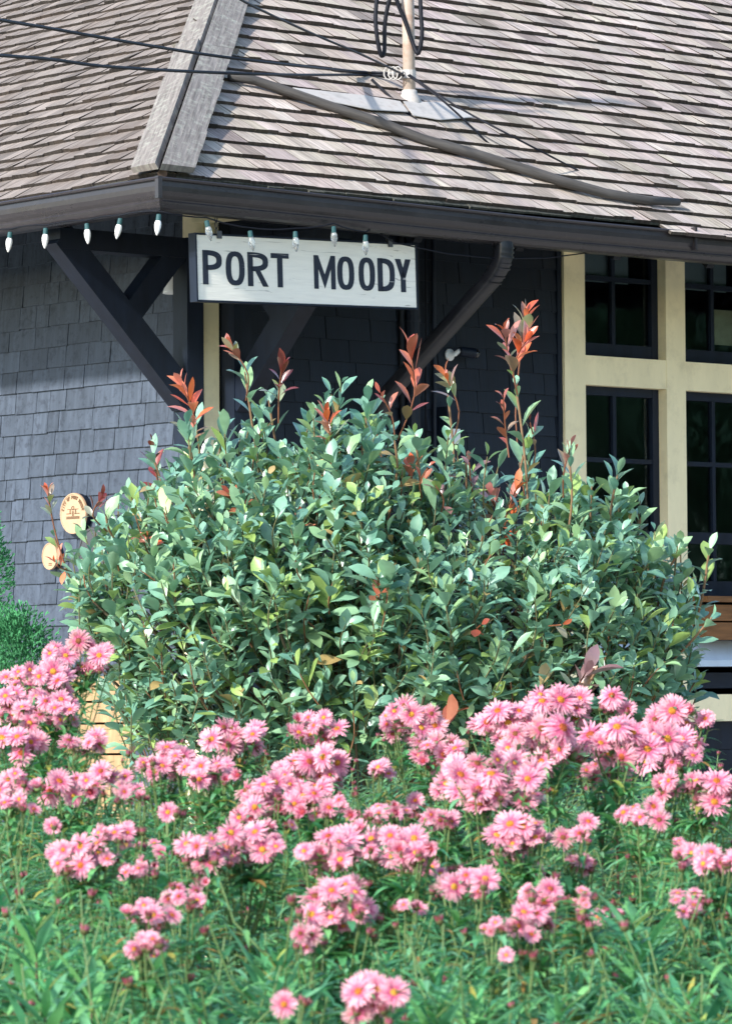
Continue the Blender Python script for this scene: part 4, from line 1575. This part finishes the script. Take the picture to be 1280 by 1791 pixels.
def aster(px, py, rx, ry, n, dia, label, seed, dY=0.0, group='pink asters in flower'):
    r = random.Random(seed)
    Y = interp(py, YTAB) + dY
    PLACED.append((px, py, rx, ry, Y))
    size = dia * Y / F * .525            # flower radius in metres
    cen = P(px, py, Y)
    base = V((cen.x + r.uniform(-.06, .06), cen.y + r.uniform(-.05, .08), 0))
    t = thing('aster_plant', base, label, 'aster', group)
    st_, lv = MB(), MB()
    hx, hz = rx * 1.12 * Y / F, ry * 1.08 * Y / F
    fork = V((cen.x + r.uniform(-.01, .01), cen.y + .01, cen.z - hz - r.uniform(.06, .10)))
    pts = smooth_path([base, base.lerp(fork, .5) + V((r.uniform(-.02, .02), r.uniform(-.02, .02), 0)), fork], 12)
    scol = r.choice([(.12, .10, .04), (.16, .08, .05), (.11, .15, .05)])
    st_.tube(pts, [.0032 - .0014 * i / (len(pts) - 1) for i in range(len(pts))], 6, scol)
    stem_leaves(lv, pts, r, 110, .10, .068, .42, 1.0)
    heads = []
    tries = 0
    n = n if n < 4 else int(n * 1.75)
    while len(heads) < n and tries < 900:
        tries += 1
        a, q = r.random() * 6.28, math.sqrt(r.random())
        x, z = math.cos(a) * q * hx, math.sin(a) * q * hz
        y = r.uniform(-.9, .9) * max(hx * .7, .02)
        p = cen + V((x, y, z + (1 - q) * .2 * hz))
        if all((p - h).length > size * (.95 if tries < 400 else .55) for h in heads):
            heads.append(p)
    subs = []
    for k in range(max(1, round(n / 4))):
        p = r.choice(heads)
        sub = fork.lerp(p - V((0, 0, .035)), r.uniform(.55, .75))
        subs.append(sub)
        bp = smooth_path([pts[-1 - r.randint(0, 1)], fork.lerp(sub, .5) + V((0, 0, -.008)), sub], 3)
        st_.tube(bp, .0016, 5, (.11, .16, .055), cap=False)
        stem_leaves(lv, bp, r, 8, .055, .035, .05, .95)
    for i, p in enumerate(heads):
        out = (p - fork)
        nrm = V((out.x * 2.4 + r.gauss(0, .30), -.68 + out.y * 2.0 + r.gauss(0, .30), .52 + r.gauss(0, .25))).normalized()
        k = r.random()
        form = 0 if k < .46 else 1 if k < .66 else 3 if k < .80 else 2 if k < .90 else 4
        if n == 1:
            form = 0
            nrm = V((r.uniform(-.3, .3), -1, .3)).normalized()
        me, dm = r.choice(HEADS[form])
        q = nrm.to_track_quat('Z', 'Y')
        s = size * r.uniform(.64, 1.18)
        f = link('flower', me, t, p - base, q, s)
        d_ = link('flower_centre', dm, f, (0, 0, 0), V((0, 0, 1)).to_track_quat('Z', 'Y'), 1.0)
        d_.rotation_quaternion = (1, 0, 0, 0)
        neck = p - nrm * size * .32
        lowp = min(subs, key=lambda q: (q - p).length)
        bp = smooth_path([lowp, lowp.lerp(neck, .55) + V((0, 0, -.012)) , neck - nrm * .008, neck + nrm * size * .22], 3)
        st_.tube(bp, .0012, 5, (.11, .17, .055), cap=False)
        # green bracts under the head
        st_.lathe(neck, nrm, [(size * .1, 0), (size * .24, size * .12), (size * .27, size * .3)], 8, (.13, .19, .06))
        stem_leaves(lv, bp, r, 9, .050, .026, .05, .85)
    nb = 2 + n // 3 + (1 if r.random() < .5 else 0)
    for i in range(nb):
        a = r.random() * 6.28
        p = cen + V((math.cos(a) * hx * r.uniform(.5, 1.25), r.uniform(-.04, .04), -hz * r.uniform(.2, 1.3)))
        q = V((r.gauss(0, .35), r.gauss(0, .35), 1)).normalized()
        link('bud', r.choice(BUDS), t, p - base, q.to_track_quat('Z', 'Y'), r.uniform(.0055, .0085))
        lowp = pts[-1 - r.randint(0, 2)]
        st_.tube([lowp, lowp.lerp(p, .6) + V((0, 0, -.01)), p], .0010, 5, (.11, .16, .055), cap=False)
        stem_leaves(lv, [lowp, p], r, 5, .03, .018, .2, .95)
    build('stem', st_, M['stemgreen'], t, smooth=True)
    build('leaves', lv, M['aster_leaf'], t, smooth=True)

A = [
 (135, 1150, 46, 27, 9, 47, 'tall aster with a pink dome standing before the orange planks'),
 (62, 1198, 55, 26, 11, 47, 'aster with a wide pink dome below the low conifer'),
 (82, 1245, 52, 22, 9, 47, 'aster with pink heads packed just under the dome beside the planks'),
 (14, 1232, 26, 26, 6, 44, 'darker pink aster at the left edge below the conifer'),
 (28, 1303, 42, 14, 5, 54, 'aster with broad pale heads at the left edge level with the plank tops'),
 (18, 1372, 32, 22, 5, 42, 'pale aster at the left edge under the broad pale heads'),
 (148, 1300, 30, 13, 4, 46, 'small pink spray in front of the lowest visible plank'),
 (118, 1376, 46, 17, 6, 54, 'flat topped aster with large open heads at left below the planks'),
 (192, 1360, 24, 12, 3, 40, 'three small pink heads right of the flat topped aster'),
 (298, 1330, 56, 22, 9, 47, 'aster with a flat pink spray at the lower left edge of the bush'),
 (412, 1290, 42, 20, 7, 48, 'aster with a compact pink dome against the dark foot of the bush'),
 (550, 1275, 38, 22, 7, 48, 'rounded twin pink heads standing clear before the middle of the bush'),
 (378, 1355, 54, 18, 7, 42, 'low pink spray between the flat spray and the large central mass'),
 (545, 1350, 50, 26, 12, 50, 'upper half of the large central pink mass under the twin heads'),
 (480, 1395, 52, 26, 11, 50, 'left side of the large central pink mass with tilted heads'),
 (560, 1405, 40, 24, 8, 44, 'pale heads on the lower right of the central pink mass'),
 (432, 1424, 24, 14, 3, 50, 'few tilted pink heads left of the central mass'),
 (300, 1426, 25, 8, 1, 48, 'single flat pink head with orange centre left of the central mass'),
 (90, 1446, 26, 8, 1, 52, 'single pale side turned head above the leafy left corner'),
 (205, 1458, 34, 12, 4, 36, 'small open pink heads between single head and left flat spray'),
 (150, 1500, 48, 24, 8, 50, 'aster with a tilted pink spray on a brown stem at lower left'),
 (352, 1490, 36, 24, 6, 48, 'left part of the long pink spray at mid height'),
 (430, 1480, 52, 26, 10, 50, 'right part of the long pink spray at mid height'),
 (665, 1475, 58, 30, 10, 58, 'big open pink heads at the middle of the flower bed'),
 (572, 1490, 36, 30, 6, 54, 'tilted pink heads left of the big open ones at the middle'),
 (720, 1490, 32, 18, 5, 48, 'darker pink heads right of the big open ones at the middle'),
 (590, 1580, 52, 40, 9, 60, 'aster with large heads hanging down the middle in front'),
 (543, 1640, 24, 18, 3, 48, 'side turned heads below the large heads hanging in the middle'),
 (262, 1600, 36, 18, 6, 44, 'pale pink spray beside a brown spent head at lower left'),
 (322, 1578, 28, 12, 3, 38, 'few pale heads right of the brown spent head'),
 (265, 1655, 28, 18, 4, 42, 'pink heads at the foot of the pale lower left spray'),
 (715, 1262, 44, 28, 9, 46, 'aster with a loose pink dome beside the red brown leaf pair'),
 (655, 1350, 28, 10, 3, 42, 'few small pink heads under the loose dome by the red brown leaves'),
 (765, 1315, 36, 24, 7, 48, 'pink heads sloping right below the loose dome'),
 (885, 1268, 46, 26, 9, 56, 'left shoulder of the biggest pink dome before the bush'),
 (975, 1235, 50, 22, 8, 58, 'crest of the biggest pink dome under the purple leaf pair'),
 (1070, 1236, 34, 18, 3, 54, 'right tip of the biggest pink dome with open yellow centred heads'),
 (950, 1305, 56, 34, 8, 72, 'aster with the largest open heads in the centre of the biggest dome'),
 (872, 1372, 66, 40, 13, 64, 'lower pink mass with dark red centres under the largest open heads'),
 (805, 1372, 36, 34, 7, 54, 'paler left flank of the lower pink mass'),
 (1085, 1296, 48, 28, 6, 68, 'pair of large open pink heads right of the biggest dome'),
 (1190, 1270, 56, 30, 10, 62, 'rightmost tall pink dome with closed buds at its edge'),
 (1165, 1315, 42, 26, 7, 60, 'heads facing us on the lower left of the rightmost dome'),
 (1252, 1380, 38, 22, 6, 62, 'pink spray cut by the right edge of the picture'),
 (1190, 1378, 38, 14, 5, 46, 'fading pale pink spray left of the one cut by the right edge'),
 (912, 1462, 42, 24, 7, 58, 'pale pink heads with yellow centres low right of the middle'),
 (1010, 1450, 28, 26, 3, 58, 'slanting pink heads on a thin stem right of the yellow centred ones'),
 (818, 1550, 34, 20, 4, 52, 'tilted pink pair above the leafy lower right'),
 (938, 1565, 25, 18, 4, 50, 'blurred pink heads under the yellow centred pale ones'),
 (930, 1612, 28, 22, 5, 46, 'blurred low pink spray right of the small bud pair'),
 (868, 1620, 22, 12, 3, 32, 'tiny half open pink heads left of the blurred low spray'),
 (905, 1668, 22, 14, 1, 48, 'lowest single pink head among long leaves right of the middle'),
 (1250, 1510, 34, 20, 4, 54, 'washed pink heads at the right edge behind a tall dark stem'),
 (1020, 1590, 14, 34, 5, 24, 'slim spike of tiny pink buds among the right hand leaves'),
 (510, 1738, 25, 28, 1, 56, 'single front facing pink head at the bottom left of the middle'),
 (655, 1755, 46, 28, 5, 60, 'cluster of open pink heads at the very bottom of the picture'),
 (1130, 1425, 38, 14, 4, 42, 'faded pink heads low between the right hand sprays'),
 (1062, 1352, 38, 16, 5, 46, 'small pink heads under the pair of large open ones'),
 (700, 1425, 50, 18, 5, 38, 'pale scattered heads above the big open ones at the middle'),
 (632, 1422, 24, 12, 2, 42, 'two small pink heads right of the central mass'),
 (232, 1392, 28, 14, 3, 36, 'little dull pink heads below the flat spray at lower left'),
]
for i, (px, py, rx, ry, n, dia, lab) in enumerate(A):
    aster(px, py, rx, ry, n, dia, lab, 1000 + i, dY=-.35 if dia > 63 else 0)

r4 = random.Random(31)
for i in range(26):
    x, y = r4.uniform(20, 1270), r4.uniform(1385, 1600)
    aster(x, y, 26, 12, r4.randint(2, 4), r4.uniform(30, 42), 'small faded pink aster spray half hidden low among the leaves', 3000 + i, dY=r4.uniform(.1, .5), group='small faded aster sprays')

# leafy stems without open flowers: a few models, copied
def leafy_model(seed, h, budded):
    r = random.Random(seed)
    lab = 'leafy green aster stem topped with closed brown buds in the flower bed' if budded else 'leafy green aster stem without flowers in the flower bed'
    t = thing('leafy_stem', V((0, 0, 0)), lab, 'aster', 'budded aster stems' if budded else 'leafy aster stems')
    st_, lv = MB(), MB()
    pts = smooth_path([V((0, 0, 0)), V((r.uniform(-.03, .03), r.uniform(-.03, .03), h * .5)), V((r.uniform(-.02, .02), r.uniform(-.02, .02), h))], 12)
    st_.tube(pts, [.0032 - .0020 * i / (len(pts) - 1) for i in range(len(pts))], 6, r.choice([(.09, .15, .05), (.10, .07, .04), (.10, .11, .045)]))
    PALE[0] = budded
    if budded:
        stem_leaves(lv, pts, r, 120, .11, .055, .42, 1.0)
    else:
        stem_leaves(lv, pts, r, 150, .125, .092, .42, 1.0, up=.55)
        for k in range(5):
            a = k * 2.4
            leaf(lv, pts[-1], V((math.cos(a) * .5, math.sin(a) * .5, .9)), V((math.cos(a), math.sin(a), -.3)) * -1, r.uniform(.02, .035), .005, ag(r), arch=.4, fold=.3, prof=LANCE)
    kids = []
    nb = r.randint(3, 7) if budded else r.randint(0, 2)
    for i in range(14 if budded else 8):
        k = len(pts) - 1 - r.randint(0, 6)
        a = r.random() * 6.28
        L = r.uniform(.04, .12)
        e = pts[k] + V((math.cos(a) * L * .6, math.sin(a) * L * .6, L * .85))
        br_ = [pts[k], pts[k].lerp(e, .5) + V((math.cos(a) * .012, math.sin(a) * .012, -.006)), e]
        st_.tube(br_, .0010, 5, (.11, .18, .06), cap=False)
        stem_leaves(lv, br_, r, 9, .045, .022, .1, 1.0)
        if i < nb:
            kids.append((e, V((r.gauss(0, .4), r.gauss(0, .4), 1)).normalized(), r.uniform(.0055, .0085)))
    build('stem', st_, M['stemgreen'], t, smooth=True)
    build('leaves', lv, M['aster_leaf'], t, smooth=True)
    for e, q, s in kids:
        link('bud', r.choice(BUDS), t, e, q.to_track_quat('Z', 'Y'), s)
    return t
MODELS = [leafy_model(700 + i, 1.2, i % 2 == 0) for i in range(10)]
PALE[0] = False
used = set()
def place_model(i, loc, rz, sc):
    src = MODELS[i]
    if i not in used:
        used.add(i)
        src.location = loc
        src.rotation_euler = (0, 0, rz)
        src.scale = (1, 1, sc)
        return
    c = src.copy()
    COL.objects.link(c)
    for ch in src.children:
        d = ch.copy()
        d.parent = c
        COL.objects.link(d)
    c.location = loc
    c.rotation_euler = (0, 0, rz)
    c.scale = (1, 1, sc)
r5 = random.Random(55)
for i in range(270):
    Y = 3.45 + (6.9 - 3.45) * (i + r5.random()) / 270
    Y = 3.45 + 3.45 * ((i + r5.random()) / 270) ** 1.15
    px = r5.uniform(-190, 1470)
    lo, hi = interp(Y, [(3.4, 1600), (4.0, 1500), (4.6, 1410), (5.4, 1325), (6.2, 1275), (7, 1265)]), interp(Y, [(3.4, 1700), (4.0, 1590), (4.6, 1500), (5.4, 1400), (6.2, 1350), (7, 1330)])
    py = r5.uniform(lo, hi)
    for (cx, cy, crx, cry, cY) in PLACED:
        if Y < cY + .1 and abs(px - cx) < crx + 12 and py < cy + cry:
            py = cy + cry + 12
    if py > 1785:
        continue
    top = P(px, py, Y)
    m = r5.randrange(5) * 2 + (1 if r5.random() < (.75 if Y < 4.7 else .25) else 0)
    place_model(m, V((top.x, Y, 0.0)), r5.random() * 6.28, max(top.z - .06, .6) / 1.25)

for px, py, Y in ((42, 1500, 3.9), (135, 1560, 3.7), (190, 1545, 4.0), (455, 1560, 3.9), (480, 1600, 3.6), (780, 1590, 3.7), (835, 1620, 3.5), (1000, 1500, 3.9),
                   (1008, 1560, 3.6), (1130, 1490, 4.0), (1215, 1530, 3.7), (740, 1640, 3.5), (330, 1640, 3.6), (90, 1600, 3.5), (1270, 1560, 3.6), (905, 1600, 3.8)):
    for (cx, cy, crx, cry, cY) in PLACED:
        if Y < cY + .1 and abs(px - cx) < crx + 8 and py < cy + cry:
            py = cy + cry + 10
    top = P(px, py, Y)
    place_model(r5.randrange(5) * 2 + 1, V((top.x, Y, 0)), r5.random() * 6.28, (top.z - .02) / 1.25)

# ------------------------------------------------------------------ trees over to the right, mirrored in the window glass
def tree_model():
    r = random.Random(77)
    t = thing('broadleaf_tree', V((0, 0, 0)), 'broad green tree on the lawn to the right of the station', 'tree', 'trees on the lawn')
    b = MB()
    b.tube(smooth_path([V((0, 0, 0)), V((.1, 0, 1.6)), V((0, .1, 3.2)), V((.1, 0, 6.5))], 4), [.26 - .017 * i for i in range(13)], 10)
    for k in range(14):
        a = k * 2.4
        z = 1.8 + k * .3
        L = 2.2 - .07 * k
        b.tube([V((.05, 0, z)), V((math.cos(a) * L * .5, math.sin(a) * L * .5, z + .6)), V((math.cos(a) * L, math.sin(a) * L, z + 1.3))], [.07, .045, .012], 6)
    build('trunk', b, M['bark'], t)
    b = MB()
    for k in range(150):
        a, z = r.random() * 6.28, r.uniform(1.6, 8.2)
        rr = 2.5 * math.sqrt(max(.05, 1 - ((z - 4.6) / 3.9) ** 2)) * math.sqrt(r.random())
        c = V((math.cos(a) * rr, math.sin(a) * rr, z))
        g0 = r.uniform(.7, 1.3)
        for j in range(60):
            q = V((r.gauss(0, .38), r.gauss(0, .38), r.gauss(0, .28)))
            d = V((r.gauss(0, 1), r.gauss(0, 1), r.gauss(-.2, .6))).normalized()
            g = g0 * r.uniform(.8, 1.2)
            leaf(b, c + q, d, V((0, 0, 1)),   .34, .20, (.08 * g, .15 * g, .08 * g), .3, .2, (.2, 1, .8, 0))
    build('crown', b, M['treeleaf'], t)
    return t
tm = tree_model()
r6 = random.Random(8)
for i, (x, y, s) in enumerate([(17, 19.5, .9), (21, 15.0, 1.05), (19, 24.5, 1.0), (25, 19.0, 1.2), (27, 11.5, 1.1), (24, 29, 1.2), (33, 22, 1.0)]):
    if i == 0:
        o = tm
    else:
        o = tm.copy(); COL.objects.link(o)
        for ch in tm.children:
            d = ch.copy(); d.parent = o; COL.objects.link(d)
    o.location = (x, y, 0); o.rotation_euler = (0, 0, r6.random() * 6.28); o.scale = (s, s, s * r6.uniform(.9, 1.1))
